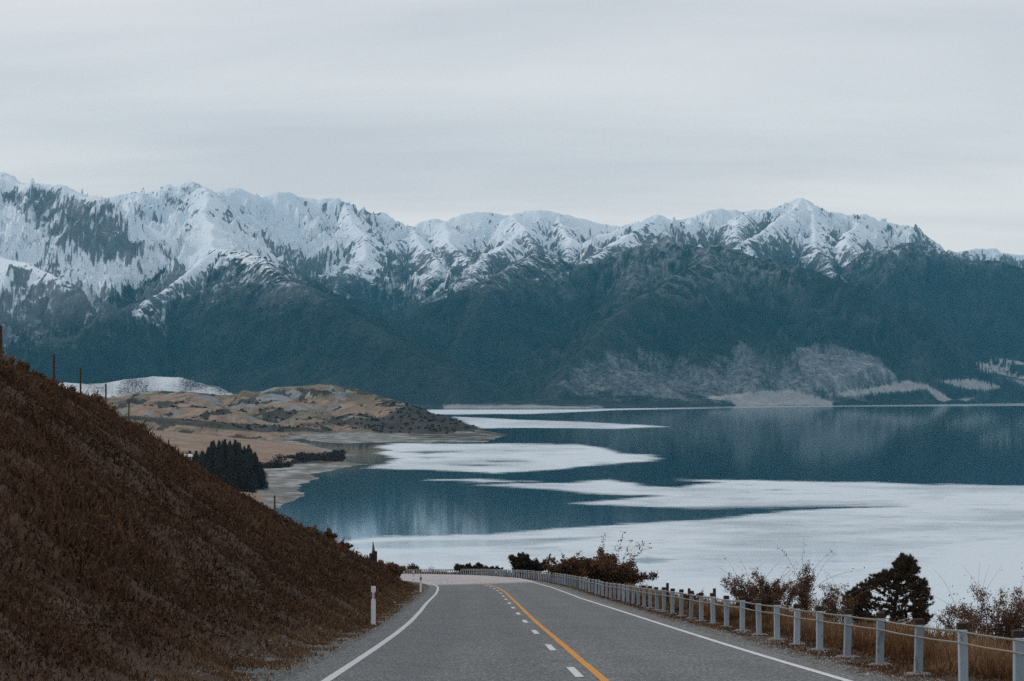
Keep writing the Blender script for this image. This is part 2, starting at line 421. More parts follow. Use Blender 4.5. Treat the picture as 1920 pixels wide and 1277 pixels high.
wob = fbm(LPX / 130.0, LPY / 3.2, 4, 0.6, 21) * 2.2 + fbm(LPX / 40.0, LPY / 1.7, 3, 0.6, 44) * 0.8
amp = sstep(760, 800, LPY) * 0.9 + 0.25
far_w = np.clip((LPY - 745) / 120.0, 0.12, 1.6)
ruf = np.zeros_like(LPX)
for P in RUF:
    s = sdf_poly(LPX, LPY, P, 0.12)
    ruf = np.maximum(ruf, sstep(-1.7, 1.8, s / far_w ** 0.6 + wob * amp * 0.55))
for P, k in CALM:
    s = sdf_poly(LPX, LPY, P, 0.10)
    ruf = ruf * (1 - k * sstep(-2.0, 2.0, s + wob * 0.5))
ruf = ruf * (1 - 0.30 * sstep(-0.3, 0.9, fbm(LPX / 420.0, LPY / 24.0, 4, 0.55, 61))) * (1 - 0.6 * (LPY < 766) * sstep(1000, 1250, LPX))
ruf = ruf * (1 - 0.18 * sstep(0.1, 0.8, fbm(LPX / 90.0, LPY / 3.5, 4, 0.6, 63)))
LY = H * F / (LPY - YH); LX = (LPX - 960) / F * LY
tw = NT('lake_water')
tw.t.nodes.remove(tw.b)
ra = tw.attr('ruffle')
g1 = tw.n('ShaderNodeBsdfGlossy'); g1.distribution = 'GGX'; g1.inputs['Roughness'].default_value = 0.05; g1.inputs[0].default_value = (0.66, 0.78, 0.82, 1)
g2 = tw.n('ShaderNodeBsdfGlossy'); g2.distribution = 'MULTI_GGX'; g2.inputs['Roughness'].default_value = 0.42; g2.inputs[0].default_value = (0.67, 0.75, 0.80, 1)
df = tw.n('ShaderNodeBsdfDiffuse'); df.inputs[0].default_value = (0.015, 0.04, 0.055, 1)
ms = tw.n('ShaderNodeMixShader'); tw.l(ra, ms.inputs[0]); tw.l(g1.outputs[0], ms.inputs[1]); tw.l(g2.outputs[0], ms.inputs[2])
fr = tw.n('ShaderNodeFresnel'); fr.inputs[0].default_value = 1.33
ff = tw.math('MAXIMUM', fr.outputs[0], tw.math('MULTIPLY', ra, 0.8))
ms2 = tw.n('ShaderNodeMixShader'); tw.l(ff, ms2.inputs[0]); tw.l(df.outputs[0], ms2.inputs[1]); tw.l(ms.outputs[0], ms2.inputs[2])
tw.l(ms2.outputs[0], tw.out.inputs[0])
tag(grid_mesh('lake', LX, LY, np.zeros_like(LX), tw.m, {'ruffle': ruf}, smooth=True), kind='structure')

# ================================================================== MOUNTAINS
def yr(p, y0, y1):
    n = len(p); return [W(a, b, y0 + (y1 - y0) * i / max(1, n - 1)) for i, (a, b) in enumerate(p)]
RID = []   # (points, group, side slope)
def rid(p, g, s=0.62, spur=1.0): RID.append((p, g, s, spur))
# groups: 0 far snowy range, 1 left massif, 2 low left spur, 3 forest spur, 4 mottled hill behind, 5 front hill, 6 right forest, 7 tussock hummocks
rid([W(a, b, 14500) for a, b in [(186,372),(198,374),(225,364),(250,358),(265,362),(285,356),(300,350),(318,344),(330,349),(345,342),(360,337),(372,341),(385,350),(398,358),(415,355),(430,350),(445,352),(460,358),(480,368),(495,368),(510,362),(520,358),(532,357),(545,359),(558,366),(575,370),(590,374),(603,371),(615,368),(630,368),(645,374),(660,382),(675,391),(688,401),(700,400),(715,396),(727,404),(742,412),(757,419),(765,421),(775,418),(785,412),(798,409),(812,406),(822,409),(829,413),(845,406),(862,398),(885,394),(905,392),(925,394),(950,399),(960,400),(970,396),(990,396),(1005,393),(1015,393),(1028,396),(1040,402),(1062,405),(1085,408),(1105,412),(1120,415),(1140,420),(1160,422),(1178,419)]], 0, 0.6)
rid([W(a, b, 13700) for a, b in [(1120,440),(1150,431),(1172,422),(1190,414),(1205,405),(1215,401),(1225,399),(1233,401),(1245,408),(1262,414),(1275,418),(1290,424)]], 0, 0.6)
rid([W(a, b, 14800) for a, b in [(1262,414),(1280,411),(1292,406),(1300,405),(1312,404),(1325,398),(1337,391),(1346,388),(1353,386),(1360,389),(1370,390),(1378,388),(1385,393),(1400,394),(1420,392),(1440,391),(1450,388),(1462,387),(1475,381),(1488,375),(1500,370),(1507,369),(1515,374),(1525,382),(1533,386),(1542,386),(1552,391),(1560,395),(1570,394),(1582,396),(1592,402),(1600,408),(1612,404),(1625,399),(1635,403),(1650,411),(1668,415),(1685,421),(1700,422),(1720,432),(1742,442),(1760,451),(1780,463),(1795,470)]], 0, 0.6)
rid([W(a, b, 15600) for a, b in [(1780,475),(1800,471),(1815,466),(1830,462),(1845,463),(1870,463),(1882,471),(1895,472),(1920,476),(1980,470),(2060,490),(2200,470),(2500,500)]], 0, 0.6)
rid(yr([(-500,250),(-300,290),(-150,285),(-60,325),(0,323),(12,330),(30,341),(48,340),(60,339),(75,345),(100,345),(118,349),(135,357),(150,364),(162,368),(175,362),(186,367),(200,381),(216,395),(228,412),(240,432),(250,452),(257,468),(250,500),(243,545)], 12600, 11600)[0:], 1, 0.66)
rid(yr([(-300,440),(-100,470),(0,474),(20,485),(50,492),(80,505),(100,524),(115,550),(135,580),(160,612),(200,665)], 10200, 9300), 2, 0.6)
rid(yr([(385,350),(388,385),(395,420),(412,462)], 14300, 11300), 0, 0.6)
rid(yr([(412,462),(385,480),(340,512),(300,545),(265,575),(245,592),(228,630),(210,690)], 11300, 9400), 1, 0.6)
rid(yr([(412,462),(440,468),(480,480),(497,487),(512,504),(537,524),(560,534),(590,548),(630,571),(680,594),(720,613),(760,638),(800,668),(840,708),(870,745),(890,766)], 11300, 8000), 3, 0.5)
rid(yr([(640,374),(660,410),(690,440),(672,480),(640,520),(622,560)], 14500, 12000), 0)
rid(yr([(765,421),(777,437),(745,450),(705,476),(680,500),(650,540),(630,580)], 14500, 12000), 0)
rid(yr([(777,437),(800,465),(812,500),(800,540)], 14000, 12200), 0)
rid(yr([(829,413),(838,435),(848,462),(868,492),(880,540)], 14400, 12300), 0)
rid(yr([(960,400),(985,430),(960,448),(920,475),(885,505),(850,545),(815,610),(790,680)], 14300, 10000), 0, 0.58)
rid(yr([(985,430),(1000,455),(1012,480),(1042,502),(1070,520)], 13400, 12300), 0)
rid(yr([(1040,402),(1060,440),(1075,475),(1085,505)], 14500, 12700), 0)
rid(yr([(1042,478),(1008,474),(985,486),(960,498),(925,520),(890,570),(860,640),(830,710)], 12500, 9600), 3, 0.55)
rid(yr([(1225,399),(1200,425),(1165,450),(1130,470),(1105,492)], 13700, 12400), 0)
rid(yr([(1300,405),(1290,440),(1305,470)], 14700, 13000), 0)
rid(yr([(1400,394),(1380,420),(1370,450)], 14700, 13000), 0)
rid(yr([(1507,369),(1480,392),(1450,413),(1425,432),(1400,450),(1392,475)], 14800, 12800), 0, 0.6)
rid(yr([(1507,369),(1522,410),(1530,445),(1545,480),(1560,510)], 14800, 12600), 0, 0.66)
rid(yr([(1600,408),(1590,440),(1605,480)], 14800, 13000), 0)
rid(yr([(1030,508),(1050,504),(1072,506),(1092,500),(1112,491),(1130,483),(1152,471),(1180,464),(1210,456),(1240,452),(1262,449),(1275,453),(1300,456),(1335,461),(1360,457)], 12000, 11500), 4, 0.55)
rid(yr([(1360,457),(1340,470),(1320,484),(1297,500),(1270,517),(1240,538),(1200,563),(1165,588),(1130,618),(1100,648),(1070,685),(1048,720),(1030,755)], 11500, 8500), 5, 0.5)
rid(yr([(1360,457),(1372,459),(1385,467),(1410,474),(1440,488),(1480,496),(1522,503),(1565,523),(1602,546),(1640,572),(1680,620),(1712,672),(1745,735)], 11500, 10400), 5, 0.5)
rid(yr([(1385,467),(1398,510),(1380,560),(1330,610),(1290,650),(1260,700),(1250,740)], 11450, 9200), 5, 0.5)
rid(yr([(1440,488),(1450,540),(1470,600),(1500,650)], 11400, 10000), 5, 0.5)
rid(yr([(1210,456),(1190,520),(1150,580)], 11800, 10500), 4, 0.55)
rid(yr([(1545,505),(1575,492),(1600,487),(1620,468),(1640,466),(1665,462),(1690,455),(1710,451),(1730,458),(1752,465),(1775,473),(1802,483),(1825,489),(1850,486),(1877,487),(1900,496),(1920,504),(1980,520),(2060,515),(2200,560),(2500,560)], 13000, 12800), 6, 0.52)
rid(yr([(1710,451),(1700,520),(1712,590),(1750,660),(1790,735)], 13000, 10900), 6, 0.5)
rid(yr([(1877,487),(1860,560),(1890,640),(1870,690)], 12900, 11500), 6, 0.5)
rid(yr([(2060,515),(2020,600),(2040,700)], 12900, 11600), 6, 0.5)
rid(yr([(1352,748),(1368,715),(1385,682),(1400,690),(1420,712),(1440,728)], 9500, 9450), 7, 0.42, 0)
rid(yr([(1455,735),(1468,700),(1490,672),(1520,660),(1550,664),(1582,665),(1615,672),(1640,680),(1660,696),(1680,716)], 9900, 10050), 7, 0.42, 0)
rid(yr([(1050,728),(1065,712),(1100,700),(1160,690),(1230,700),(1300,722),(1350,740)], 8900, 9250), 7, 0.30, 0)
rid(yr([(1560,722),(1640,717),(1710,716),(1735,722),(1760,733),(1790,748)], 9950, 10000), 7, 0.22, 0)
rid(yr([(1755,718),(1800,714),(1840,715),(1870,722),(1880,730)], 11200, 11300), 7, 0.25, 0)
rid(yr([(1810,690),(1870,700),(1930,715),(2100,720)], 11500, 11400), 7, 0.25, 0)
rid(yr([(1820,680),(1870,686),(1930,697),(2100,700)], 11800, 11800), 7, 0.25, 0)
rid(yr([(1855,675),(1900,681),(1960,690),(2100,690)], 12100, 12100), 7, 0.25, 0)

segs = []
arc = [0.0]
def addseg(p, q, g, s):
    segs.append((p[0], p[1], p[2], q[0], q[1], q[2], g, s, arc[0])); arc[0] += math.hypot(q[0] - p[0], q[1] - p[1])
rr = random.Random(8)
def spurs(pts, g, s, depth, facing):
    arc[0] += 777.0
    for a, b in zip(pts[:-1], pts[1:]): addseg(a, b, g, s)
    if depth == 0: return
    acc = rr.uniform(0, 300); step = 700 if depth == 2 else 330
    for a, b in zip(pts[:-1], pts[1:]):
        L = math.hypot(b[0] - a[0], b[1] - a[1]); d = ((b[0] - a[0]) / (L + 1e-9), (b[1] - a[1]) / (L + 1e-9))
        t = acc
        while t < L:
            x = a[0] + d[0] * t; y = a[1] + d[1] * t; z = a[2] + (b[2] - a[2]) * t / L
            sides = [1, -1] if not facing else ([1] if (-d[0]) < 0 else [-1])
            for sd_ in sides:
                nx, ny = -d[1] * sd_, d[0] * sd_
                an = math.atan2(ny, nx) + rr.uniform(-0.45, 0.45)
                slope = rr.uniform(0.42, 0.54) if depth == 2 else rr.uniform(0.52, 0.60)
                if z < 150: continue
                Ls = (z - 30) / slope * rr.uniform(0.45, 0.9)
                if depth == 1: Ls = min(Ls, rr.uniform(300, 700))
                n = max(2, int(Ls / 260)); q = [(x, y, z - 6)]
                for i in range(n):
                    an += rr.uniform(-0.3, 0.3); px_, py_, pz = q[-1]
                    st = Ls / n; q.append((px_ + math.cos(an) * st, py_ + math.sin(an) * st, pz - slope * st * rr.uniform(0.7, 1.3)))
                spurs(q, g, s + 0.06, depth - 1, False)
            t += step * rr.uniform(0.6, 1.4)
        acc = t - L
for p, g, s, sp in RID:
    spurs(p, g, s, 2 if sp and g in (0, 1, 2) else (2 if sp else 0), g in (0, 1, 4, 6))
segs = np.array(segs)

SHY = itp([(-600, 7700), (840, 7650), (1125, 7760), (1300, 8530), (1380, 8950), (1500, 9300), (1700, 9800), (1920, 10900), (2600, 11500)])
cpx = np.linspace(-420, 2340, 640); cy = np.concatenate([np.linspace(7300, 15800, 460), np.linspace(15850, 17500, 12)])
CY, CX = np.meshgrid(cy, cpx, indexing='ij'); WX = (CX - 960) / F * CY
best = np.full(WX.shape, -500.0); bg = np.zeros(WX.shape); bd = np.full(WX.shape, 1e6); bu = np.zeros(WX.shape)
grp_best = {}
wx = WX + 70 * fbm(WX / 700, CY / 700, 2, 0.5, 71) * 0.6; wy = CY + 70 * fbm(WX / 700, CY / 700, 2, 0.5, 72) * 0.6
for (ax, ay, az, bx, by, bz, g, s, a0) in segs:
    R = max(az, bz) / s + 150
    j0, j1 = np.searchsorted(cy, [min(ay, by) - R, max(ay, by) + R])
    if j1 <= j0: continue
    yc0 = max(cy[j0], 1)
    p0 = (min(ax, bx) - R) ; p1 = (max(ax, bx) + R)
    ymin, ymax = cy[j0], cy[min(j1, len(cy) - 1)]
    pa = 960 + F * min(p0 / ymin, p0 / ymax); pb = 960 + F * max(p1 / ymin, p1 / ymax)
    i0, i1 = np.searchsorted(cpx, [pa, pb])
    if i1 <= i0: continue
    sl = (slice(j0, j1), slice(i0, i1))
    x = wx[sl]; y = wy[sl]; dx, dy = bx - ax, by - ay; L2 = dx * dx + dy * dy + 1e-6
    t0 = ((x - ax) * dx + (y - ay) * dy) / L2; t = np.clip(t0, 0, 1)
    d = np.hypot(x - ax - t * dx, y - ay - t * dy); z = az + (bz - az) * t - s * d
    m = z > best[sl]; bu[sl] = np.where(m, a0 + t0 * math.sqrt(L2), bu[sl])
    best[sl] = np.where(m, z, best[sl]); bg[sl] = np.where(m, g, bg[sl]); bd[sl] = np.where(m, d, bd[sl])

def upsample(A, ny_, nx_, rowpos, colpos, nearest=False):
    r = np.clip(rowpos, 0, A.shape[0] - 1.001); c = np.clip(colpos, 0, A.shape[1] - 1.001)
    if nearest: return A[np.round(r).astype(int)[:, None], np.round(c).astype(int)[None, :]]
    r0 = np.floor(r).astype(int); c0 = np.floor(c).astype(int); fr_ = (r - r0)[:, None]; fc = (c - c0)[None, :]
    a = A[r0][:, c0]; b = A[r0][:, c0 + 1]; e_ = A[r0 + 1][:, c0]; f_ = A[r0 + 1][:, c0 + 1]
    return (a * (1 - fc) + b * fc) * (1 - fr_) + (e_ * (1 - fc) + f_ * fc) * fr_
fpx = np.linspace(-400, 2320, 1360); fy = np.concatenate([np.linspace(7350, 15700, 700), np.linspace(15760, 17300, 16)])
rp = np.interp(fy, cy, np.arange(len(cy))); cp = np.interp(fpx, cpx, np.arange(len(cpx)))
Zb = upsample(best, 0, 0, rp, cp); Gr = upsample(bg, 0, 0, rp, cp, True); Dd = upsample(np.minimum(bd, 3000), 0, 0, rp, cp); Uu = upsample(bu, 0, 0, rp, cp)
FY, FPX = np.meshgrid(fy, fpx, indexing='ij'); FX = (FPX - 960) / F * FY
rough_g = np.choose(Gr.astype(int), [1.0, 1.1, 0.9, 0.5, 0.8, 0.7, 0.5, 0.15])
# blur the roughness factor across group borders
for _ in range(6):
    rough_g[1:-1, 1:-1] = (rough_g[:-2, 1:-1] + rough_g[2:, 1:-1] + rough_g[1:-1, :-2] + rough_g[1:-1, 2:]) / 4
rd = ridged(FX / 430 + 0.3 * fbm(FX / 500, FY / 500, 2, 0.5, 5), FY / 430, 6, 0.56, 12)
fine = fbm(FX / 42, FY / 42, 4, 0.62, 40)
Uw = Uu + 60 * fbm(FX / 170, FY / 170, 4, 0.55, 61)
gul = ridged(Uw / 120, Dd / 420, 4, 0.55, 17) - 1.0; stk = fbm(Uw / 30, Dd / 170, 5, 0.72, 18)
am = np.clip(Dd / 160, 0.12, 1.0) * np.clip(Zb / 220, 0.05, 1.0) * rough_g
Z = Zb + am * ((rd - 1.15) * 88 + (gul * 40 + stk * 12) * np.clip(Dd / 120, 0.3, 1)) + fine * 9 * np.clip(am * 1.4, 0.32, 1)
Z = np.where((Gr == 7), Zb + fine * 1.2, Z)
hills = 4 + 22 * sstep(-0.3, 0.8, fbm(FX / 420, FY / 420, 3, 0.5, 91)) * np.clip((FY - SHY(FPX)) / 500, 0, 1)
Z = np.maximum(Z, hills)
ds = FY - SHY(FPX) - 70 * fbm(FX / 260, FY / 200, 3, 0.5, 33)
Z = np.minimum(Z, 1.0 + ds * 0.18 + np.maximum(ds - 120, 0) * 0.9); Z = np.maximum(Z, -4.0)
PY = YH - (Z - H) / FY * F
# masks
gz0 = np.gradient(Z, axis=0) / np.gradient(FY, axis=0); gz1 = np.gradient(Z, axis=1) / (np.gradient(FX, axis=1))
slope = np.hypot(gz0, gz1)
sn_tab = {0: [(-400,600),(250,575),(400,545),(540,535),(620,545),(700,528),(800,520),(900,512),(1000,500),(1100,505),(1200,495),(1300,482),(1450,484),(1540,500),(1620,505),(1700,505),(2400,560)],
          1: [(-400,640),(0,620),(120,590),(250,585),(330,565),(450,540),(540,525),(700,515)], 2: [(-400,640),(0,630),(150,600)], 3: [(-400,505),(540,500),(640,470),(1000,478),(1100,478)],
          4: [(900,506),(1100,505),(1200,508),(1300,515),(1400,505)], 5: [(900,400),(1200,505),(1300,522),(1395,532),(1440,500),(1500,470),(1800,430)], 6: [(1500,470),(1560,470),(1700,430),(2400,430)], 7: [(0, 300), (2400, 300)]}
SNP = np.zeros_like(Z)
for g, tb in sn_tab.items():
    SNP = np.where(Gr == g, itp(tb)(FPX), SNP)
n_s = fbm(FX / 160, FY / 160, 5, 0.6, 55)
alt = (SNP - PY) / 46.0
lowf = fbm(FX / 620, FY / 450, 3, 0.5, 57)
band = np.exp(-((alt - 0.55) / 0.95) ** 2)
zone = 0.7 * lowf + 0.55 * np.clip(slope - 0.66, -0.3, 0.8) + 0.62 * band + 0.30 * np.exp(-(Dd / 40) ** 2) * (Gr == 0) * (alt > 1.5) - 0.12 * sstep(0.8, 2.0, alt)
finev = fbm(FX / 30, FY / 40, 3, 0.7, 58)
rocky = stk * 0.80 + gul * 0.12 + 0.42 * n_s + 0.42 * finev + zone
altc = np.minimum(alt, 1.7) * 0.56 + 0.02 * np.clip(alt - 1.7, 0, 6)
snow = altc * 0.75 + n_s * 0.22 + 0.12 + 0.28 * finev * sstep(2.2, 0.3, alt) - 0.25 * (Gr == 2) - 1.0 * sstep(0.45, 1.35, rocky)
snow = snow - 0.35 * np.clip(rocky - 0.15, 0, 1)
snow = snow - np.where((Gr == 4) | (Gr == 5), 0.62 + 0.12 * (Gr == 5) - 0.45 * n_s - 0.35 * stk + 0.6 * np.exp(-((PY - 462) / 9.0) ** 2) * (FPX > 1230) , 0)
# dark craggy flank of the left massif
cragL = sdf_poly(FPX, PY, [(10,365),(60,350),(120,358),(165,372),(205,385),(235,430),(257,470),(240,492),(205,488),(150,460),(90,440),(40,415)], 1.0)
snow = snow - (0.75 + 0.7 * sstep(-0.35, 0.3, rocky - zone)) * sstep(-12, 14, cragL) * (Gr == 1)
snow = np.clip(snow, -1.2, 1.2)
# tussock and cleared land
pale = np.zeros_like(Z)
pn_ = fbm(FX / 130, FY / 130, 5, 0.62, 13); ps_ = fbm(FX / 24, FY / 40, 4, 0.65, 14)
for P, k, soft in [([(1290,752),(1310,700),(1350,665),(1450,668),(1560,652),(1640,668),(1690,722),(1700,735),(1560,755)], 0.46, 10), ([(1035,722),(1060,698),(1110,672),(1180,655),(1260,660),(1330,690),(1370,720),(1400,752),(1300,750),(1150,745),(1050,738)], 0.50, 13),
             ([(1330,752),(1350,705),(1372,655),(1400,640),(1420,680),(1440,735),(1460,757),(1390,759)], 0.58, 9),
             ([(1450,742),(1462,690),(1490,652),(1540,640),(1590,652),(1640,668),(1668,690),(1690,722),(1600,732)], 0.66, 5),
             ([(1300,748),(1390,734),(1480,728),(1520,740),(1565,752),(1560,761),(1380,764),(1370,752)], 0.95, 3),
             ([(1545,741),(1620,728),(1705,713),(1740,722),(1780,745),(1800,752),(1760,752),(1738,730),(1660,737),(1600,742)], 1.1, 2.5),
             ([(1750,713),(1830,710),(1880,726),(1850,733),(1800,727)], 1.15, 2), ([(1805,687),(1880,702),(1925,713),(2300,730),(2300,722),(1925,706),(1860,693)], 1.25, 1.5),
             ([(1815,678),(1870,684),(1905,697),(1870,694)], 1.25, 1.5), ([(1850,673),(1925,686),(2300,700),(2300,690),(1925,680),(1870,672)], 1.25, 1.5), ([(1760,750),(1830,745),(1810,752)], 0.9, 2), ([(1880,708),(1925,716),(2300,740),(2300,748),(1925,726)], 0.8, 3),
             ([(830,772),(830,760),(1000,758),(1130,762),(1130,768)], 0.9, 3)]:
    s = sdf_poly(FPX, PY, P, 1.0); q = k * sstep(-soft, soft, s + soft * 0.9 * pn_)
    if soft > 4: q = q + (0.14 * pn_ + 0.16 * ps_) * sstep(-soft, soft, s)
    pale = np.maximum(pale, q)
pale = pale * (Z < 330)
tm = NT('mountain'); tm.b.inputs['Roughness'].default_value = 0.95; tm.b.inputs['Specular IOR Level'].default_value = 0.05
vc = tm.coord()
nf = tm.noise(0.03, 6, 0.72, vc); nb = tm.noise(0.0035, 5, 0.6, vc); nn = tm.noise(0.09, 4, 0.7, vc)
sn_ = tm.math('ADD', tm.attr('snow'), tm.math('MULTIPLY', tm.math('SUBTRACT', nf, 0.5), 1.5))
smask = tm.step(-0.25, 0.30, sn_)
powder = tm.math('ADD', tm.math('MULTIPLY', tm.step(-0.7, 0.5, sn_), 0.14), tm.math('MULTIPLY', tm.attr('high'), tm.math('MULTIPLY', nf, 0.36)))
rock = tm.ramp(nn, [(0.3, (0.035, 0.045, 0.05)), (0.6, (0.075, 0.085, 0.09)), (0.8, (0.13, 0.13, 0.13))])
forest = tm.ramp(tm.math('ADD', tm.math('MULTIPLY', nf, 0.55), tm.math('MULTIPLY', nb, 0.5)), [(0.3, (0.007, 0.009, 0.009)), (0.5, (0.014, 0.018, 0.018)), (0.72, (0.038, 0.043, 0.041))])
forest = tm.mix(tm.attr('far'), forest, tm.mix(0.5, forest, (0.030, 0.050, 0.066)))  # bluish haze tint painted into the forest colour of the distant slopes
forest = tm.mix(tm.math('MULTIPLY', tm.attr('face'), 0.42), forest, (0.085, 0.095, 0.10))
treeline = tm.step(-0.9, -0.25, tm.attr('snow'))
grnd = tm.mix(tm.math('MULTIPLY', treeline, 0.85), forest, rock)
grnd = tm.mix(powder, grnd, (0.6, 0.66, 0.72))
tus = tm.mix(tm.step(0.72, 1.0, tm.attr('pale')), tm.ramp(nf, [(0.3, (0.09, 0.10, 0.115)), (0.55, (0.20, 0.22, 0.24)), (0.8, (0.38, 0.40, 0.42))]), tm.ramp(nf, [(0.3, (0.25, 0.245, 0.25)), (0.8, (0.46, 0.45, 0.45))]))
pm = tm.step(0.12, 0.85, tm.math('ADD', tm.attr('pale'), tm.math('MULTIPLY', tm.math('SUBTRACT', nn, 0.55), 1.2)))
grnd = tm.mix(tm.math('MULTIPLY', pm, 0.9), grnd, tus)
snowc = tm.ramp(nb, [(0.3, (0.60, 0.71, 0.81)), (0.7, (0.74, 0.82, 0.89))])
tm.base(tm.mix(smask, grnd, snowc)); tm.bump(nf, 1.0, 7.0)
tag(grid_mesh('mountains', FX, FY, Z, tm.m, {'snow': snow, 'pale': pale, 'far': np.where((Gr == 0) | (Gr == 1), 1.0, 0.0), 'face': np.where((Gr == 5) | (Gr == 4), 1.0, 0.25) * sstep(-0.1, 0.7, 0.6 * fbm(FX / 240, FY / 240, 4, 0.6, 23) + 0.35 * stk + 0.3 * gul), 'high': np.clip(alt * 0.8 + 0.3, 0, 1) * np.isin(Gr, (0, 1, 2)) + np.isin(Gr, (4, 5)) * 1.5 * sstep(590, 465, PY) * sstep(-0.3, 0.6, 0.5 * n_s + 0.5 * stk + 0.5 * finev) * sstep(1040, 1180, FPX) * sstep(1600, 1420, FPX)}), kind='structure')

# ================================================================== PENINSULA, PADDOCK AND BEACH ON THE LEFT
def WL(px, py): Y = H * F / (py - YH); return ((px - 960) / F * Y, Y)
shore = [(-40, 560), (-75, 760), (-108, 950), WL(497, 955), WL(522, 952), WL(544, 942), WL(559, 932), WL(557, 923), WL(544, 914), WL(557, 908), WL(572, 902), WL(589, 897), WL(578, 892.5), WL(574, 887.5), WL(600, 884.5), WL(629, 878), WL(662, 872.5), WL(684, 870.5), WL(660, 868.5), WL(625, 869), WL(606, 862), WL(640, 856), WL(668, 854.5), WL(672, 852.5), WL(640, 850.5), WL(624, 845.5), WL(590, 836), WL(563, 831), WL(535, 823), WL(560, 821.5), WL(600, 828), WL(640, 831), WL(700, 830), WL(745, 828.5), WL(800, 829.5), WL(860, 829), WL(905, 829), WL(925, 822), WL(948, 815), WL(925, 811.5), WL(912, 808), (-90, 3900), (-200, 4600), (-300, 5400), (-420, 7000), (-3500, 7000), (-3500, 560)]
spx = np.linspace(-420, 1010, 620)
sy = np.concatenate([np.linspace(560, 1100, 40)[:-1], np.linspace(1100, 2150, 190)[:-1], np.linspace(2150, 4200, 330)[:-1], np.linspace(4200, 6600, 90)])
SY, SPX = np.meshgrid(sy, spx, indexing='ij'); SX = (SPX - 960) / F * SY
sdist = sdf_poly(SX, SY, shore, 1.0) + 3.5 * fbm(SX / 22, SY / 60, 3, 0.5, 14)
low = [  # crest points, side slope, group
 (yr([(-400,742),(-100,742),(60,748),(130,752),(200,746),(250,739),(300,733),(345,735),(400,740),(440,740),(480,736),(520,729),(545,725),(600,723),(622,722)], 3800, 3600), 0.16, 0),
 (yr([(622,722),(640,730),(660,730),(700,732),(728,739),(752,742),(775,749),(800,757),(830,768),(850,778),(862,786),(885,795),(905,803),(925,812),(945,816)], 3600, 3380), 0.20, 0),
 (yr([(520,729),(530,752),(570,775),(560,800)], 3600, 3150), 0.2, 0), (yr([(640,730),(650,760),(690,785),(720,805)], 3580, 3120), 0.24, 0), (yr([(728,739),(750,770),(800,795),(850,815)], 3500, 3080), 0.24, 0),
 (yr([(345,735),(360,760),(420,775),(470,790),(500,806)], 3600, 3000), 0.17, 0), (yr([(200,752),(300,762),(420,768)], 3300, 3200), 0.16, 0), (yr([(100,770),(240,778),(380,792),(460,806)], 2900, 2750), 0.14, 0),
 (yr([(-100,740),(150,765),(230,781),(255,788),(330,797),(420,806),(500,817),(530,825),(563,834),(600,843),(626,850)], 2300, 2430), 0.115, 1),
 (yr([(260,800),(330,815),(380,830)], 2150, 1900), 0.10, 1), (yr([(-300,840),(200,870),(330,880),(400,893),(450,905)], 1150, 1120), 0.12, 2),
 (yr([(60,722),(100,716),(150,719),(190,718),(240,711),(290,706),(320,707),(350,712),(370,718),(385,727),(400,738),(410,752)], 5300, 5200), 0.30, 3),
 (yr([(-400,700),(-100,700),(60,722)], 5400, 5300), 0.3, 3),
]
lb = np.full(SX.shape, 0.6); lg = np.full(SX.shape, 4.0); ld = np.full(SX.shape, 1e5)
lx = SX + 14 * fbm(SX / 120, SY / 120, 3, 0.5, 81); ly = SY + 18 * fbm(SX / 120, SY / 120, 3, 0.5, 82)
for pts, s, g in low:
    for (ax, ay, az), (bx, by, bz) in zip(pts[:-1], pts[1:]):
        dx, dy = bx - ax, by - ay; t = np.clip(((lx - ax) * dx + (ly - ay) * dy) / (dx * dx + dy * dy), 0, 1)
        d = np.hypot(lx - ax - t * dx, ly - ay - t * dy); z = az + (bz - az) * t - s * np.maximum(d - 12, 0) * (1 + 0.0015 * d)
        m = z > lb; lb = np.where(m, z, lb); lg = np.where(m, g, lg); ld = np.where(m, d, ld)
hum = np.choose(lg.astype(int), [1.0, 0.18, 0.3, 1.0, 0.05])
for _ in range(5): hum[1:-1, 1:-1] = (hum[:-2, 1:-1] + hum[2:, 1:-1] + hum[1:-1, :-2] + hum[1:-1, 2:]) / 4
lz = lb + hum * np.clip(ld / 60, 0.15, 1) * ((ridged(SX / 95, SY / 130, 4, 0.5, 66) - 1.0) * 7.5 + fbm(SX / 18, SY / 24, 4, 0.6, 15) * 2.2)
lz = np.maximum(lz, 0.9 + 0.25 * fbm(SX / 40, SY / 40, 3, 0.5, 6))
lz = np.minimum(lz, 0.10 + sdist * np.where(lg == 0, 0.34, np.where(lg == 3, 0.6, np.where(lg == 4, 0.03, 0.10))))
lz = np.maximum(lz, -3.0)
LPYv = YH - (lz - H) / SY * F
beach = np.where(lg == 4, 1.0, 0.0) + sstep(2.2, 0.9, lz); beach = np.clip(beach, 0, 1); tipz = sstep(735, 790, SPX) * (SY > 2700); beach = beach * (1 - tipz * sstep(-0.5, 0.2, fbm(SX / 50, SY / 60, 3, 0.5, 90)))
scrub = sstep(-0.1, 0.45, fbm(SX / 55, SY / 70, 5, 0.65, 25)) * (lg == 0) * 0.75
scrub = np.maximum(scrub, (lg == 0) * sstep(-15, 25, sdf_poly(SPX, LPYv, [(720,775),(760,752),(800,752),(960,806),(960,830),(770,832),(700,812),(640,800),(560,806),(560,790)], 1.0)) * 0.95)
scrub = np.maximum(scrub, (lg == 0) * sstep(-4, 5, sdf_poly(SPX, LPYv, [(300,782),(360,786),(440,792),(560,800),(640,808),(500,812),(420,806),(330,797),(230,786),(230,778)], 1.0)) * 0.85)
scrub = np.maximum(scrub, tipz * (lg == 4) * 0.9)
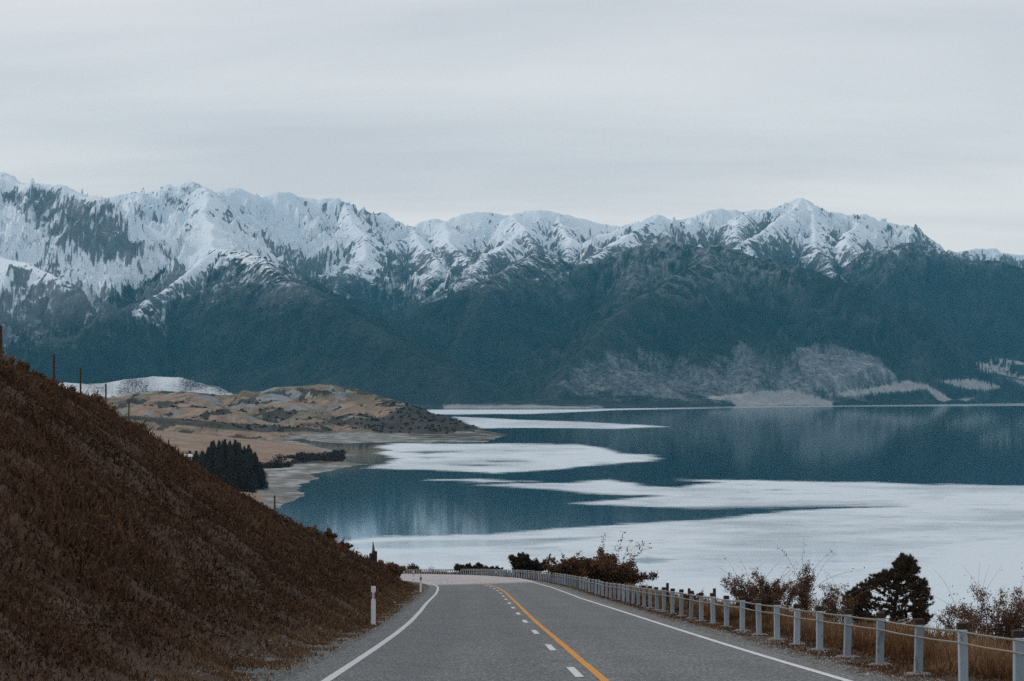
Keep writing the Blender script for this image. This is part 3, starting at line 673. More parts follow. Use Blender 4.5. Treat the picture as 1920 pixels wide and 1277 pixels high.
scrub = np.maximum(scrub, (lg == 1) * sstep(-3, 5, sdf_poly(SPX, LPYv, [(536,876),(548,862),(560,856),(600,848),(640,846),(650,864),(600,872),(540,884),(500,884),(490,872)], 1.0)) * 1.0)
frost = sstep(0.12, 0.5, fbm(SX / 60 + 9, SY / 90, 4, 0.58, 35)) * (lg == 0) * 0.7
frost = np.maximum(frost, (lg == 0) * 0.95 * sstep(-3, 3, sdf_poly(SPX, LPYv, [(440,757),(470,746),(520,736),(560,732),(590,733),(597,742),(560,746),(520,757),(470,760)], 1.0)))
frost = np.maximum(frost, (lg == 0) * 0.8 * sstep(-3, 3, sdf_poly(SPX, LPYv, [(622,723),(650,742),(640,742),(615,730)], 1.0)))
frost = np.maximum(frost, (lg == 3) * (0.62 + 0.65 * fbm(SX / 26, SY / 60, 4, 0.65, 77)))
scrub = np.maximum(scrub, (lg == 3) * (0.40 + 0.22 * fbm(SX / 90, SY / 120, 3, 0.5, 78)))
frost = np.maximum(frost, (lg == 3) * 0.9)
frost = frost * (1 - np.clip(scrub * 1.2 - 0.3, 0, 1) * (lg != 3))
green = sstep(-0.25, 0.35, fbm(SX / 150 + 3, SY / 120, 3, 0.5, 45)) * (lg == 0) + (lg == 1) * 0.35 * sstep(500, 250, SPX)
ts = NT('shore_land')
vc = ts.coord()
a1 = ts.noise(0.05, 6, 0.65, vc); a2 = ts.noise(0.25, 4, 0.7, vc)
tan = ts.ramp(a1, [(0.3, (0.13, 0.092, 0.065)), (0.55, (0.225, 0.165, 0.12)), (0.75, (0.31, 0.24, 0.185))])
grn = ts.ramp(a1, [(0.3, (0.07, 0.07, 0.045)), (0.7, (0.15, 0.14, 0.09))])
c = ts.mix(ts.math('MULTIPLY', ts.step(0.25, 0.8, ts.math('ADD', ts.attr('green'), ts.math('MULTIPLY', ts.math('SUBTRACT', a2, 0.5), 0.8))), 0.8), tan, grn)
c = ts.mix(ts.step(0.40, 0.65, ts.math('ADD', ts.attr('frost'), ts.math('MULTIPLY', ts.math('SUBTRACT', a2, 0.5), 1.3))), c, ts.mix(ts.attr('snowy'), ts.ramp(a1, [(0.3, (0.12, 0.145, 0.155)), (0.7, (0.22, 0.25, 0.27))]), ts.ramp(a2, [(0.3, (0.3, 0.36, 0.42)), (0.6, (0.62, 0.68, 0.74))])))
c = ts.mix(ts.step(0.35, 0.60, ts.math('ADD', ts.attr('scrub'), ts.math('MULTIPLY', ts.math('SUBTRACT', a2, 0.5), 1.3))), c, ts.ramp(a2, [(0.3, (0.018, 0.016, 0.012)), (0.7, (0.05, 0.043, 0.032))]))
bc = ts.ramp(ts.noise(0.045, 6, 0.65, ts.coord((1, 0.5, 1))), [(0.36, (0.075, 0.08, 0.068)), (0.5, (0.15, 0.16, 0.152)), (0.66, (0.33, 0.35, 0.37))])
c = ts.mix(ts.attr('beach'), c, bc)
ts.base(c); ts.bump(a2, 0.8, 1.2)
tag(grid_mesh('shore_land', SX, SY, lz, ts.m, {'beach': beach, 'scrub': scrub, 'frost': frost, 'green': green, 'snowy': (lg == 3) * 1.0}), kind='structure')
def shore_h(x, y):
    "height of the shore land under a point"
    px_ = 960 + F * x / y
    i = np.clip(np.searchsorted(sy, y), 1, len(sy) - 1); j = np.clip(np.searchsorted(spx, px_), 1, len(spx) - 1)
    return lz[i, j]

# ================================================================== VEGETATION HELPERS
def leaf_mat(name, cols, rough=0.9, trans=0.0):
    t = NT(name); t.b.inputs['Roughness'].default_value = rough; t.b.inputs['Specular IOR Level'].default_value = 0.0
    return t.base(t.ramp(t.attr('tone'), [(i / (len(cols) - 1), c) for i, c in enumerate(cols)]))
def blades(P, hgt, wid, lean=0.5, nper=1, seed=0):
    "grass-like triangles at points P; returns (n*3,3)"
    r = np.random.default_rng(seed); n = len(P)
    a = r.uniform(0, 2 * np.pi, n); w = np.stack([np.cos(a), np.sin(a), a * 0], -1) * (wid * r.uniform(0.6, 1.3, n))[:, None]
    b = r.uniform(0, 2 * np.pi, n); l = r.uniform(0.1, 1, n) * lean
    tip = np.stack([np.cos(b) * l, np.sin(b) * l, 1 - 0.35 * l], -1) * (hgt * r.uniform(0.45, 1.15, n))[:, None]
    return np.stack([P - w, P + w, P + tip], 1).reshape(-1, 3)
def leaves(C, size, seed=0):
    "small bent leaf quads around centres C"
    r = np.random.default_rng(seed); n = len(C)
    u_ = r.normal(size=(n, 3)); u_ /= np.linalg.norm(u_, axis=1)[:, None]
    w = r.normal(size=(n, 3)); w -= (w * u_).sum(1)[:, None] * u_; w /= np.linalg.norm(w, axis=1)[:, None]
    s = (size * r.uniform(0.6, 1.4, n))[:, None]
    return np.stack([C - u_ * s, C + w * s * 0.55, C + u_ * s, C - w * s * 0.55], 1).reshape(-1, 3)

# ------------------------------------------------------------------ bracken and grass over the bank
m_brk = leaf_mat('bracken', [(0.038, 0.022, 0.0155), (0.055, 0.033, 0.022), (0.077, 0.047, 0.030), (0.11, 0.068, 0.041), (0.165, 0.102, 0.058)])
def scatter(n, fx, y0, y1, seed, ypow=1.0):
    r = np.random.default_rng(seed)
    u_ = r.uniform(0, 1, n); y = y0 * (y1 / y0) ** (u_ ** ypow); x = fx(r, y); return x, y
def bank_x(r, y):
    xf = bank_foot(y); xc = np.minimum(_cx(y), xf - 0.6); t = r.uniform(-0.01, 1.28, len(y)); return xf + (xc - xf) * t
n = 220000
x, y = scatter(n, bank_x, 17, 232, 1)
z = near_z(x, y)
patch = fbm(x * 0.16, y * 0.11, 4, 0.55, 8)
clump = np.clip(fbm(x * 0.9, y * 0.9, 3, 0.5, 19), -0.6, 0.9)
hg = (0.16 + 0.26 * np.clip(clump + 0.3, 0, 1) + 0.0012 * y) * (0.6 + 0.6 * sstep(-0.2, 0.5, patch))
footd = (bank_foot(y) - x)
hg = hg * np.clip(0.35 + footd / 2.5, 0.3, 1)
tc_ = (bank_foot(y) - x) / (bank_foot(y) - np.minimum(_cx(y), bank_foot(y) - 0.6))
hg = hg * (1 + 1.1 * sstep(70, 110, y) * np.exp(-((tc_ - 1.0) / 0.12) ** 2) * sstep(0.0, 0.5, fbm(x * 0.45, y * 0.22, 3, 0.5, 29)))
tone = np.clip(0.36 + patch * 0.30 + rng.normal(0, 0.08, n) + 0.22 * np.exp(-((footd - 0.6) / 0.9) ** 2) + 0.22 * sstep(160, 220, y), 0, 1)
P = np.stack([x, y, z - 0.03], -1)
Vb = blades(P, hg, 0.007 + 0.00028 * y + hg * 0.03, 0.9, seed=2)
# leafy fronds that break the tufts up
n2 = 200000
x2, y2 = scatter(n2, bank_x, 19, 230, 5)
cl2 = fbm(x2 * 0.9, y2 * 0.9, 3, 0.5, 19); keep = cl2 + np.random.default_rng(3).uniform(-0.4, 0.4, n2) > 0.0
x2, y2, cl2 = x2[keep], y2[keep], cl2[keep]; fd2 = bank_foot(y2) - x2; k3 = fd2 > 0.8; x2, y2, cl2 = x2[k3], y2[k3], cl2[k3]
r3 = np.random.default_rng(6)
z2 = near_z(x2, y2) + r3.uniform(0.03, 0.42, len(x2)) * (0.5 + np.clip(cl2, 0, 1))
pt2 = fbm(x2 * 0.16, y2 * 0.11, 4, 0.55, 8)
tn2 = np.clip(0.42 + pt2 * 0.30 + r3.normal(0, 0.08, len(x2)), 0.12, 1)
Vl = leaves(np.stack([x2, y2, z2], -1), 0.018 + 0.00036 * y2, 7)
bo = poly_mesh('bracken', Vb, 3, m_brk, {'tone': tone}); tag(bo, 'brown winter bracken covering the steep roadside bank', 'bracken', kind='stuff')
lo = poly_mesh('bracken_fronds', Vl, 4, m_brk, {'tone': tn2}); tag(lo, 'dry brown fronds tangled over the roadside bank', 'bracken', kind='stuff')

# right verge grass, long and straw coloured
m_gr = leaf_mat('dry_grass', [(0.028, 0.015, 0.009), (0.06, 0.033, 0.018), (0.115, 0.066, 0.034), (0.19, 0.12, 0.07), (0.27, 0.19, 0.125)])
def verge_x(r, y):
    return XF(y) - 0.45 * np.clip(1.6 - y / 120, 0.2, 1) + np.abs(r.normal(0, 1, len(y))) * 2.3
n = 120000
x, y = scatter(n, verge_x, 22, 380, 9)
d = x - XF(y); pt = fbm(x * 0.5, y * 0.28, 3, 0.5, 28)
hg = (0.07 + 0.46 * sstep(0.3, 1.6, d)) * (0.75 + 0.6 * np.clip(pt, -0.5, 0.8))
tone = np.clip(0.42 + 0.38 * pt + 0.20 * sstep(0.5, 1.5, d) - 0.22 * np.exp(-(d / 0.5) ** 2) + rng.normal(0, 0.12, n), 0, 1)
Vg = blades(np.stack([x, y, near_z(x, y) - 0.02], -1), hg, 0.006 + 0.0003 * y, 0.6, seed=12)
tag(poly_mesh('verge_grass', Vg, 3, m_gr, {'tone': tone}), 'long dry straw grass behind the white guard posts', 'grass', kind='stuff')
# sparse grass along the left shoulder
def lsh_x(r, y): return bank_foot(y) + r.normal(0.0, 0.33, len(y))
n = 26000
x, y = scatter(n, lsh_x, 28, 235, 13)
pt = fbm(x * 0.8, y * 0.5, 3, 0.5, 38)
k_ = (pt > -0.15) & (x < XL(y) - 0.7); x, y, pt = x[k_], y[k_], pt[k_]
tone = np.clip(0.5 + 0.3 * pt + rng.normal(0, 0.12, len(x)), 0, 1)
Vg = blades(np.stack([x, y, near_z(x, y) - 0.01], -1), 0.05 + 0.07 * np.clip(pt + 0.3, 0, 1), 0.006 + 0.0002 * y, 0.8, seed=14)
tag(poly_mesh('shoulder_grass', Vg, 3, m_gr, {'tone': tone}), 'low brown grass creeping over the gravel on the left shoulder', 'grass', kind='stuff')
# loose stones on both shoulders
def stones(nm, fx, n, label, seed):
    r = np.random.default_rng(seed); x, y = scatter(n, fx, 22, 140, seed)
    z = near_z(x, y); s = r.gamma(2.0, 0.0035, n) + 0.004
    base = np.array([(1, 0, 0), (0, 1, 0), (-1, 0, 0), (0, -1, 0), (0, 0, 1), (0, 0, -1)], float)
    tri = [(0, 1, 4), (1, 2, 4), (2, 3, 4), (3, 0, 4)]
    V = []
    sc3 = r.uniform(0.6, 1.3, (n, 6, 1)); vs = base[None] * sc3 * s[:, None, None]; vs[:, :, 2] *= 0.7
    vs += np.stack([x, y, z + 0.003], -1)[:, None]
    V = np.stack([vs[:, list(t)] for t in tri], 1).reshape(-1, 3)
    tn = np.repeat(np.clip(r.normal(0.5, 0.25, n), 0, 1), 4)
    tag(poly_mesh(nm, V, 3, m_stone, {'tone': tn}), label, 'gravel', kind='stuff')
m_stone = leaf_mat('loose_stone', [(0.06, 0.06, 0.06), (0.14, 0.145, 0.145), (0.24, 0.25, 0.25), (0.38, 0.39, 0.39)])
stones('gravel', lambda r, y: bank_foot(y) + r.uniform(-0.5, 1.0, len(y)), 9000, 'loose grey gravel along the left shoulder', 31)
stones('gravel', lambda r, y: XR(y) + r.uniform(0.3, 1.0, len(y)) * np.clip((XF(y) - XR(y)), 0.3, 2), 9000, 'loose grey gravel between the seal and the guard posts', 32)

# ================================================================== GUARD FENCE
m_post = NT('weathered_white_paint')
pn = m_post.noise(9, 6, 0.7, m_post.coord((1, 1, 0.35)))
oi = m_post.n('ShaderNodeObjectInfo')
tone_ = m_post.ramp(oi.outputs['Random'], [(0.0, 0.74), (1.0, 1.12)])
m_post.base(m_post.mix(1.0, m_post.mix(m_post.step(0.56, 0.70, pn), m_post.mix(m_post.noise(2.2, 4), (0.22, 0.30, 0.37), (0.33, 0.41, 0.48)), (0.13, 0.125, 0.115)), tone_, 'MULTIPLY')); m_post.bump(pn, 0.3, 0.01); m_post = m_post.m
m_cap = simple('tarred_timber', (0.022, 0.017, 0.015), (0.05, 0.035, 0.028), 20)
m_wire = simple('galvanised_wire', (0.22, 0.215, 0.19), (0.14, 0.135, 0.12), 30, 0.55)
m_foot = simple('gravel_footing', (0.10, 0.10, 0.095), (0.24, 0.24, 0.23), 22)
gy = [17.2]
dyds = lambda y: 1.0 / math.sqrt(1 + (float(XF(y + 0.5) - XF(y - 0.5))) ** 2)
while gy[-1] < 382: gy.append(gy[-1] + 3.0 * dyds(gy[-1]))
gy = [g for g in gy if g > 22]
def gpost(y): x = float(XF(y)); return x, y, float(near_z(np.array(x), np.array(y)))
gx0, gy0, gz0_ = gpost(gy[0])
guard = empty('guard_fence', (gx0, gy0, gz0_), 'long curving guard fence of short white posts strung with wire, lake side of road', 'guard fence')
def post_shape(mb, x, y, z, rz, hh, lean=(0, 0)):
    b0 = len(mb.v); mb.box((x, y, z + hh / 2 - 0.09), (0.056, 0.056, hh / 2 + 0.09), rz, 0.010)
    for i in range(b0, len(mb.v)):
        vx, vy, vz = mb.v[i]; mb.v[i] = (vx + lean[0] * (vz - z), vy + lean[1] * (vz - z), vz)
rest = MB(); ends = []
rp_ = random.Random(3)
for i, y in enumerate(gy):
    x, y, z = gpost(y); d = float(XF(y + 1) - XF(y - 1)) / 2; rz = -math.atan(d) + rp_.uniform(-0.04, 0.04)
    hh = 0.71 + rp_.uniform(-0.015, 0.015); ln = (rp_.uniform(-0.035, 0.035), rp_.uniform(-0.03, 0.03))
    ends.append((x + ln[0] * 0.6, y + ln[1] * 0.6, z + hh, rz))
    rx, ry_, rz_ = x - gx0, y - gy0, z - gz0_
    if i < 100:
        mb = MB(); post_shape(mb, rx, ry_, rz_, rz, hh, ln); po = mb.build('post', m_post, guard)
        if y < 84:
            c_ = MB(); c_.box((rx + ln[0] * 0.72, ry_ + 0.03 + ln[1] * 0.72, rz_ + hh + 0.042), (0.066, 0.06, 0.040), rz, 0.008); c_.build('post_cap', m_cap, po)
            fm = MB(); vs = [(rx, ry_, rz_ + 0.035)]; nn_ = 14
            for k in range(nn_):
                an = 2 * math.pi * k / nn_; rr_ = 0.20 * rp_.uniform(0.7, 1.35)
                vs.append((rx + math.cos(an) * rr_ * 0.6, ry_ + math.sin(an) * rr_ * 0.6, rz_ + 0.03 + rp_.uniform(-0.01, 0.012)))
            for k in range(nn_):
                an = 2 * math.pi * k / nn_; rr_ = 0.26 * rp_.uniform(0.75, 1.4)
                vs.append((rx + math.cos(an) * rr_, ry_ + math.sin(an) * rr_, rz_ - 0.03))
            fs = [(0, 1 + k, 1 + (k + 1) % nn_) for k in range(nn_)] + [(1 + k, 1 + nn_ + k, 1 + nn_ + (k + 1) % nn_, 1 + (k + 1) % nn_) for k in range(nn_)]
            fm.add(vs, fs); fm.build('footing', m_foot, po, True)
    else: post_shape(rest, rx, ry_, rz_, rz, hh, ln)
ro = rest.build('post', m_post, guard); ro['kind'] = 'stuff'
for dz, off in ((-0.02, -0.063), (-0.045, 0.066), (-0.165, -0.063), (-0.19, 0.066)):
    mb = MB(); pts = []
    for i, (x, y, z, rz) in enumerate(ends):
        o_ = (math.cos(rz) * off, math.sin(rz) * off)
        p = (x - gx0 + o_[0], y - gy0 + o_[1], z - gz0_ + dz)
        if i and y < 60: q = pts[-1]; pts.append(((p[0] + q[0]) / 2, (p[1] + q[1]) / 2, (p[2] + q[2]) / 2 - 0.008))
        pts.append(p)
    mb.tube(pts, [0.0105 + 0.00005 * (p[1] + gy0) for p in pts], 5); mb.build('cable', m_wire, guard, True)

# ================================================================== ROADSIDE MARKERS
m_mark = simple('marker_plastic', (0.56, 0.62, 0.68), (0.62, 0.67, 0.71), 5, 0.5)
m_red = simple('marker_red', (0.16, 0.012, 0.012), (0.22, 0.02, 0.018), 9, 0.5)
m_pink = simple('marker_reflector', (0.55, 0.40, 0.42), (0.6, 0.48, 0.5), 9, 0.3)
def marker(px_, Y, label, rz=0.0, back=False, tilt=0.0):
    x = (px_ - 960) / F * Y; z = float(near_z(np.array(x), np.array(float(Y))))
    t = empty('edge_marker_post', (x, Y, z), label, 'marker post', 'white marker posts on the left edge', rz)
    t.rotation_euler = (0, tilt, rz)
    a = MB(); a.box((0, 0, 0.285), (0.058, 0.022, 0.385), 0, 0.008); a.box((0, 0, 0.925), (0.058, 0.022, 0.075), 0, 0.008); a.box((0, 0, 0.76), (0.03, 0.018, 0.092)); a.build('post_body', m_mark, t)
    b = MB(); b.box((-0.043, 0, 0.76), (0.013, 0.023, 0.088)); b.box((0.043, 0, 0.76), (0.013, 0.023, 0.088)); b.build('red_band', m_red, t)
    c = MB(); c.box((0, -0.021, 0.76), (0.022, 0.003, 0.06), 0, 0); c.build('reflector', m_red if back else m_pink, t)
marker(700, 58, 'nearest white marker post with red band, on gravel shoulder below brown bank')
marker(788.5, 126, 'white marker post with red band where the road starts to bend, second from the camera', 0.2, True, 0.02)
marker(775, 192, 'tiny farthest white marker post on the inside of the bend', 0.3, True)

# ================================================================== WOODEN FENCE POSTS ON BANK AND VERGE
m_wood = simple('weathered_wood', (0.045, 0.036, 0.030), (0.085, 0.068, 0.055), 14)
m_brown = simple('brown_wood', (0.035, 0.018, 0.012), (0.06, 0.032, 0.02), 14)
def wpost(px_, ytop, ybot, Y, r, label, mat=None, nubs=0, group='weathered wooden fence posts on the bank', lean=0.0, ground=None):
    x, _, zt = W(px_, ytop, Y); zb = W(px_, ybot, Y)[2]
    zg = float((ground or near_z)(np.array(x), np.array(float(Y)))) ; zg = min(zg, zb)
    h = zt - zg; mb = MB()
    mb.tube([(0, 0, -0.3), (lean * 0.4, 0, h * 0.4), (lean, 0, h - 0.03), (lean, 0, h)], [r * 1.1, r * 1.05, r, r * 0.75], 8)
    for k in range(nubs):
        mb.box((lean * 0.8 + r * (1 if k % 2 else -1), 0, h * (0.94 - 0.8 * k / max(nubs, 1) * 0.9)), (r * 0.45, 0.02, 0.02))
    o = mb.build('fence_post', mat or m_wood)
    o.location = (x - lean, Y, zg)
    tag(o, label, 'fence post', group); return o
wpost(0, 610, 700, 82, 0.085, 'thick brown fence post at the left edge of the photo, highest on the bank', m_brown, 0)
wpost(101, 664, 730, 108, 0.055, 'tall thin wooden post on the bank skyline, second from the left edge', m_brown, 6)
wpost(151, 690, 752, 124, 0.05, 'thin wooden post standing on the bank against the frosted knoll, third from the left edge', m_brown, 6)
wpost(198.5, 719, 775, 136, 0.05, 'grey wooden post rising at the left end of tan hills, fourth from the left edge', None, 6)
wpost(242, 750, 806, 146, 0.045, 'leaning grey wooden post in front of the tan hills, fifth from the left edge', None, 6, lean=0.06)
wpost(316, 825, 856, 158, 0.05, 'short olive post left of dark clump of conifers', m_brown, 0)
wpost(515, 929, 970, 192, 0.075, 'stout wooden post above the grassy lip, in front of the shingle beach', m_wood, 2)
wpost(532, 972, 984, 196, 0.06, 'low stump of a post just right of stout post by the beach', m_wood, 0)
wpost(668, 1033, 1046, 216, 0.075, 'short dark post left of the pointed timber post', m_cap, 0)
wpost(690, 1041, 1054, 218, 0.04, 'very thin dark stake beside the pointed timber post', m_cap, 0)
g_f = 'dark farm fence posts behind the guard fence'
wpost(1251.5, 1093, 1150, 84, 0.055, 'tallest dark fence post behind the guard fence, left of the bare briar', m_cap, 0, g_f)
wpost(1292, 1104, 1150, 78, 0.05, 'dark fence post behind the guard fence, middle one between two others', m_cap, 0, g_f)
wpost(1339.5, 1103, 1160, 72, 0.05, 'dark slim fence post close to left side of bare briar', m_cap, 0, g_f)

# pointed strainer group by the bend
xs_, ys_, zt_ = W(700, 1015, 219); zg_ = float(near_z(np.array(xs_), np.array(ys_)))
st_ = empty('strainer_post', (xs_, ys_, zg_), 'dark pointed timber post with two squat posts at its foot, beside the bend', 'timber post')
a = MB(); a.box((-0.22, 0, 0.35 + 0.35), (0.17, 0.12, 0.95), 0, 0.02); a.build('squat_post', m_cap, st_)
a = MB(); a.box((0.20, 0.05, 0.4 + 0.4), (0.16, 0.12, 1.05), 0, 0.02); a.build('squat_post', m_cap, st_)
hh = zt_ - zg_
a = MB(); a.tube([(0.02, 0.2, -0.3), (0.02, 0.2, hh * 0.66), (0.0, 0.2, hh * 0.68), (-0.03, 0.2, hh * 0.92), (-0.04, 0.2, hh)], [0.24, 0.21, 0.15, 0.06, 0.015], 6); a.build('pointed_post', m_wood, st_)

# ================================================================== BUSHES AND TREES
m_twig = simple('briar_twig', (0.10, 0.06, 0.045), (0.15, 0.095, 0.07), 12)
m_bark = simple('bark', (0.028, 0.020, 0.016), (0.05, 0.036, 0.028), 12)
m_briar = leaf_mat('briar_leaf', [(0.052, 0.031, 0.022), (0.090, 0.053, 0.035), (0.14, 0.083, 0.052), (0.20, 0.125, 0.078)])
m_ever = leaf_mat('evergreen_leaf', [(0.018, 0.013, 0.010), (0.030, 0.022, 0.016), (0.046, 0.034, 0.024), (0.068, 0.05, 0.035)])
m_pine = leaf_mat('pine_needle', [(0.036, 0.026, 0.020), (0.056, 0.042, 0.031), (0.080, 0.060, 0.044), (0.11, 0.084, 0.062)])
m_con = leaf_mat('conifer_needle', [(0.036, 0.025, 0.019), (0.056, 0.040, 0.028), (0.080, 0.058, 0.040), (0.11, 0.08, 0.056)])

def ground_at(x, Y): return float(near_z(np.array(float(x)), np.array(float(Y))))
def bush(name, px_, Y, top, half_w, label, mat, seed, nstem=26, nleaf=5000, lsize=0.035, dens=1.0, lumps=None, cat='bush', twigs=0.35, group='bushes beyond the guard fence', wild=0.3, tubr=0.012, long=0):
    """arching stems from a common base, twigs along them, small leaves gathered round the twigs.
       lumps: (dx in half widths, height fraction, radius fraction) that shape the outline"""
    x = (px_ - 960) / F * Y; zg = ground_at(x, Y); zt = W(px_, top, Y)[2]; hgt = zt - zg
    r = random.Random(seed); nr = np.random.default_rng(seed)
    root = empty(name, (x, Y, zg), label, cat, group)
    lumps = lumps or [(0, 1, 0.5), (-0.5, 0.7, 0.5), (0.5, 0.65, 0.5)]
    tb = MB(); pts_all = []
    for k in range(nstem):
        lx_, lh, lr = lumps[k % len(lumps)]
        tgt = Vector((lx_ * half_w + r.gauss(0, lr * half_w * 0.5), r.gauss(0, 0.4) * half_w, hgt * lh * r.uniform(0.55, 0.98)))
        b0 = Vector((r.gauss(0, 0.22) * half_w + lx_ * half_w * 0.35, r.gauss(0, 0.15) * half_w, -0.1))
        n_ = 7; path = []
        for i in range(n_):
            t = i / (n_ - 1); p = b0.lerp(tgt, t); p.z = b0.z + (tgt.z - b0.z) * (1 - (1 - t) ** 1.6)
            p += Vector((r.gauss(0, 1), r.gauss(0, 1), r.gauss(0, 0.5))) * hgt * 0.025 * t; path.append(p)
        tb.tube(path, [tubr * (1.2 - 0.9 * i / (n_ - 1)) for i in range(n_)], 4, False)
        for i in range(2, n_):
            for q in range(int(4 * dens)):
                d = Vector((r.gauss(0, 1), r.gauss(0, 1), r.gauss(0.5, 0.8))).normalized() * hgt * twigs * r.uniform(0.25, 0.9) * 0.5
                m_ = path[i] + d * 0.5 + Vector((0, 0, r.uniform(-0.02, 0.04))) * hgt; e_ = path[i] + d
                tb.tube([path[i], m_, e_], [tubr * 0.5, tubr * 0.38, tubr * 0.2], 3, False)
                for w_ in range(3): pts_all.append(path[i].lerp(e_, r.random()))
    for k in range(long):
        a0 = r.uniform(-1, 1); p = Vector((a0 * half_w * 0.6, r.gauss(0, 0.2) * half_w, hgt * 0.5)); d = Vector((a0 * 0.5 + r.gauss(0, 0.25), r.gauss(0, 0.2), 1)).normalized(); path = [p.copy()]
        for i in range(8):
            d = (d + Vector((d.x * 0.12 + r.gauss(0, 0.05), 0, -0.07))).normalized(); p = p + d * hgt * 0.11 * r.uniform(0.8, 1.2); path.append(p.copy())
        tb.tube(path, [max(tubr * 0.6, 0.0055 * Y / 60) * (1 - 0.08 * i) for i in range(9)], 3, False)
        for i in range(3, 9):
            if r.random() < 0.7: pts_all.append(path[i])
    tb.build('stems', m_bark if mat is m_ever else m_twig, root)
    A = np.array([tuple(p) for p in pts_all]); nleaf = int(nleaf * 2.0); lsize *= 1.2; idx = nr.integers(0, len(A), nleaf)
    C = A[idx] + nr.normal(0, 0.05 * hgt * wild, (nleaf, 3))
    C = C[C[:, 2] > -0.1]
    V = leaves(C, lsize, seed)
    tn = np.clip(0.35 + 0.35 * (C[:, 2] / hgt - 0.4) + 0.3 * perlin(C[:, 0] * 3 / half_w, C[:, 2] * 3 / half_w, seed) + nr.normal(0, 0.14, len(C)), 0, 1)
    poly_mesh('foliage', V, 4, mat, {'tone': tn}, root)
    return root

B = bush
B('bush', 735, 300, 1052, 1.7, 'dark brown scrub at the far left end of the guard fence', m_briar, 41, 18, 2400, 0.11, wild=1.4, tubr=0.02, lumps=[(-0.9, 0.98, 0.5), (0, 0.8, 0.5), (0.8, 0.55, 0.5)])
B('bush', 776, 390, 1055, 1.5, 'small rounded dark bush above the far end of the guard fence', m_ever, 42, 18, 2400, 0.12, wild=1.2, tubr=0.03)
B('bush', 810, 380, 1063, 1.3, 'wispy low twigs just right of the small rounded bush beyond the bend', m_briar, 43, 14, 500, 0.08, wild=1.5, tubr=0.02)
B('bush', 893, 300, 1056.5, 2.5, 'low flat dark hedge-like bush behind the middle of the bend', m_ever, 44, 26, 3400, 0.11, wild=1.2, tubr=0.03, lumps=[(-0.8, 0.78, 0.4), (-0.2, 1, 0.5), (0.4, 0.9, 0.5), (0.9, 0.75, 0.4)])
B('bush', 985, 222, 1039, 1.85, 'dark evergreen bush with ragged top, left of the two brown bushes', m_ever, 45, 34, 6500, 0.085, wild=1.0, tubr=0.03, lumps=[(-0.55, 0.98, 0.42), (0.0, 1, 0.4), (-0.2, 0.8, 0.5), (0.5, 0.80, 0.4), (0.95, 0.62, 0.3)])
B('bush', 1068, 165, 1043, 1.7, 'brown leafy briar between the evergreen bush and the larger brown bush', m_briar, 46, 34, 6500, 0.06, wild=0.9, tubr=0.018, long=4, lumps=[(-0.7, 0.78, 0.45), (-0.1, 0.95, 0.4), (0.4, 0.9, 0.4), (0.9, 0.85, 0.4)])
B('bush', 1140, 132, 1031, 1.9, 'large brown bush with one tall leafy top, behind the guard posts', m_briar, 47, 48, 9500, 0.052, wild=0.8, tubr=0.018, long=8, lumps=[(-0.15, 1.0, 0.2), (-0.6, 0.74, 0.4), (0.1, 0.82, 0.4), (0.6, 0.62, 0.4), (1.0, 0.45, 0.35)])
B('bush', 1300, 88, 1109, 0.7, 'small low brown shrub between the dark farm fence posts', m_briar, 48, 14, 1300, 0.035, wild=0.8, tubr=0.01, long=3)
B('bush', 1425, 63, 1074, 1.0, 'bare rosehip briar with a tall central spray, left of the slender sapling', m_briar, 49, 56, 5200, 0.021, wild=0.6, tubr=0.009, long=12, dens=2.4, cat='briar', lumps=[(-0.75, 0.9, 0.3), (-0.35, 0.86, 0.3), (0.0, 1.0, 0.22), (0.4, 0.86, 0.35), (0.85, 0.8, 0.35), (0.2, 0.6, 0.6)])
B('sapling', 1508, 60, 1050, 0.34, 'slender leaning sapling with a tuft of brown leaves near its top', m_briar, 50, 12, 1500, 0.021, wild=0.5, tubr=0.010, long=5, dens=1.4, cat='sapling', lumps=[(0.3, 1.0, 0.3), (0.2, 0.85, 0.35), (-0.5, 0.65, 0.4)])
B('bush', 1562, 58, 1094, 0.62, 'thin twiggy briar between the sapling and the dark pine', m_briar, 51, 30, 2300, 0.018, wild=0.7, tubr=0.008, long=8, dens=1.4, cat='briar')
B('bush', 1858, 43, 1100, 1.05, 'spreading bare briar at the right edge, right of the dark pine', m_briar, 52, 60, 5000, 0.017, wild=0.6, tubr=0.007, long=12, dens=2.4, cat='briar', lumps=[(-0.8, 0.80, 0.35), (-0.4, 0.76, 0.35), (0.0, 0.98, 0.3), (0.45, 0.95, 0.3), (0.9, 0.9, 0.3), (0.3, 0.6, 0.5)])
B('bush', 470, 186, 934, 0.75, 'small yellow-brown bush on the bank lip, in front of the conifer clump', m_briar, 53, 22, 3200, 0.055, wild=0.8, tubr=0.015, group='bushes on the roadside bank', lumps=[(0.1, 1, 0.4), (-0.4, 0.75, 0.4), (0.5, 0.7, 0.4)])
B('bush', 615, 208, 990, 0.6, 'windswept brown bush leaning over the water on the bank', m_briar, 54, 20, 2200, 0.05, wild=0.9, tubr=0.015, long=4, group='bushes on the roadside bank', lumps=[(0.2, 1, 0.3), (-0.3, 0.7, 0.4), (0.9, 0.55, 0.4)])
B('bush', 642, 212, 1012, 0.9, 'tangled brown bush on the bank, right below the windswept one', m_briar, 55, 22, 2200, 0.055, wild=0.9, tubr=0.015, long=5, group='bushes on the roadside bank')
B('bush', 735, 236, 1056, 1.2, 'low brown bush behind the bank end, right of the pointed timber post', m_briar, 56, 20, 2600, 0.08, wild=1.0, tubr=0.015, group='bushes on the roadside bank')
bx_r = random.Random(77)
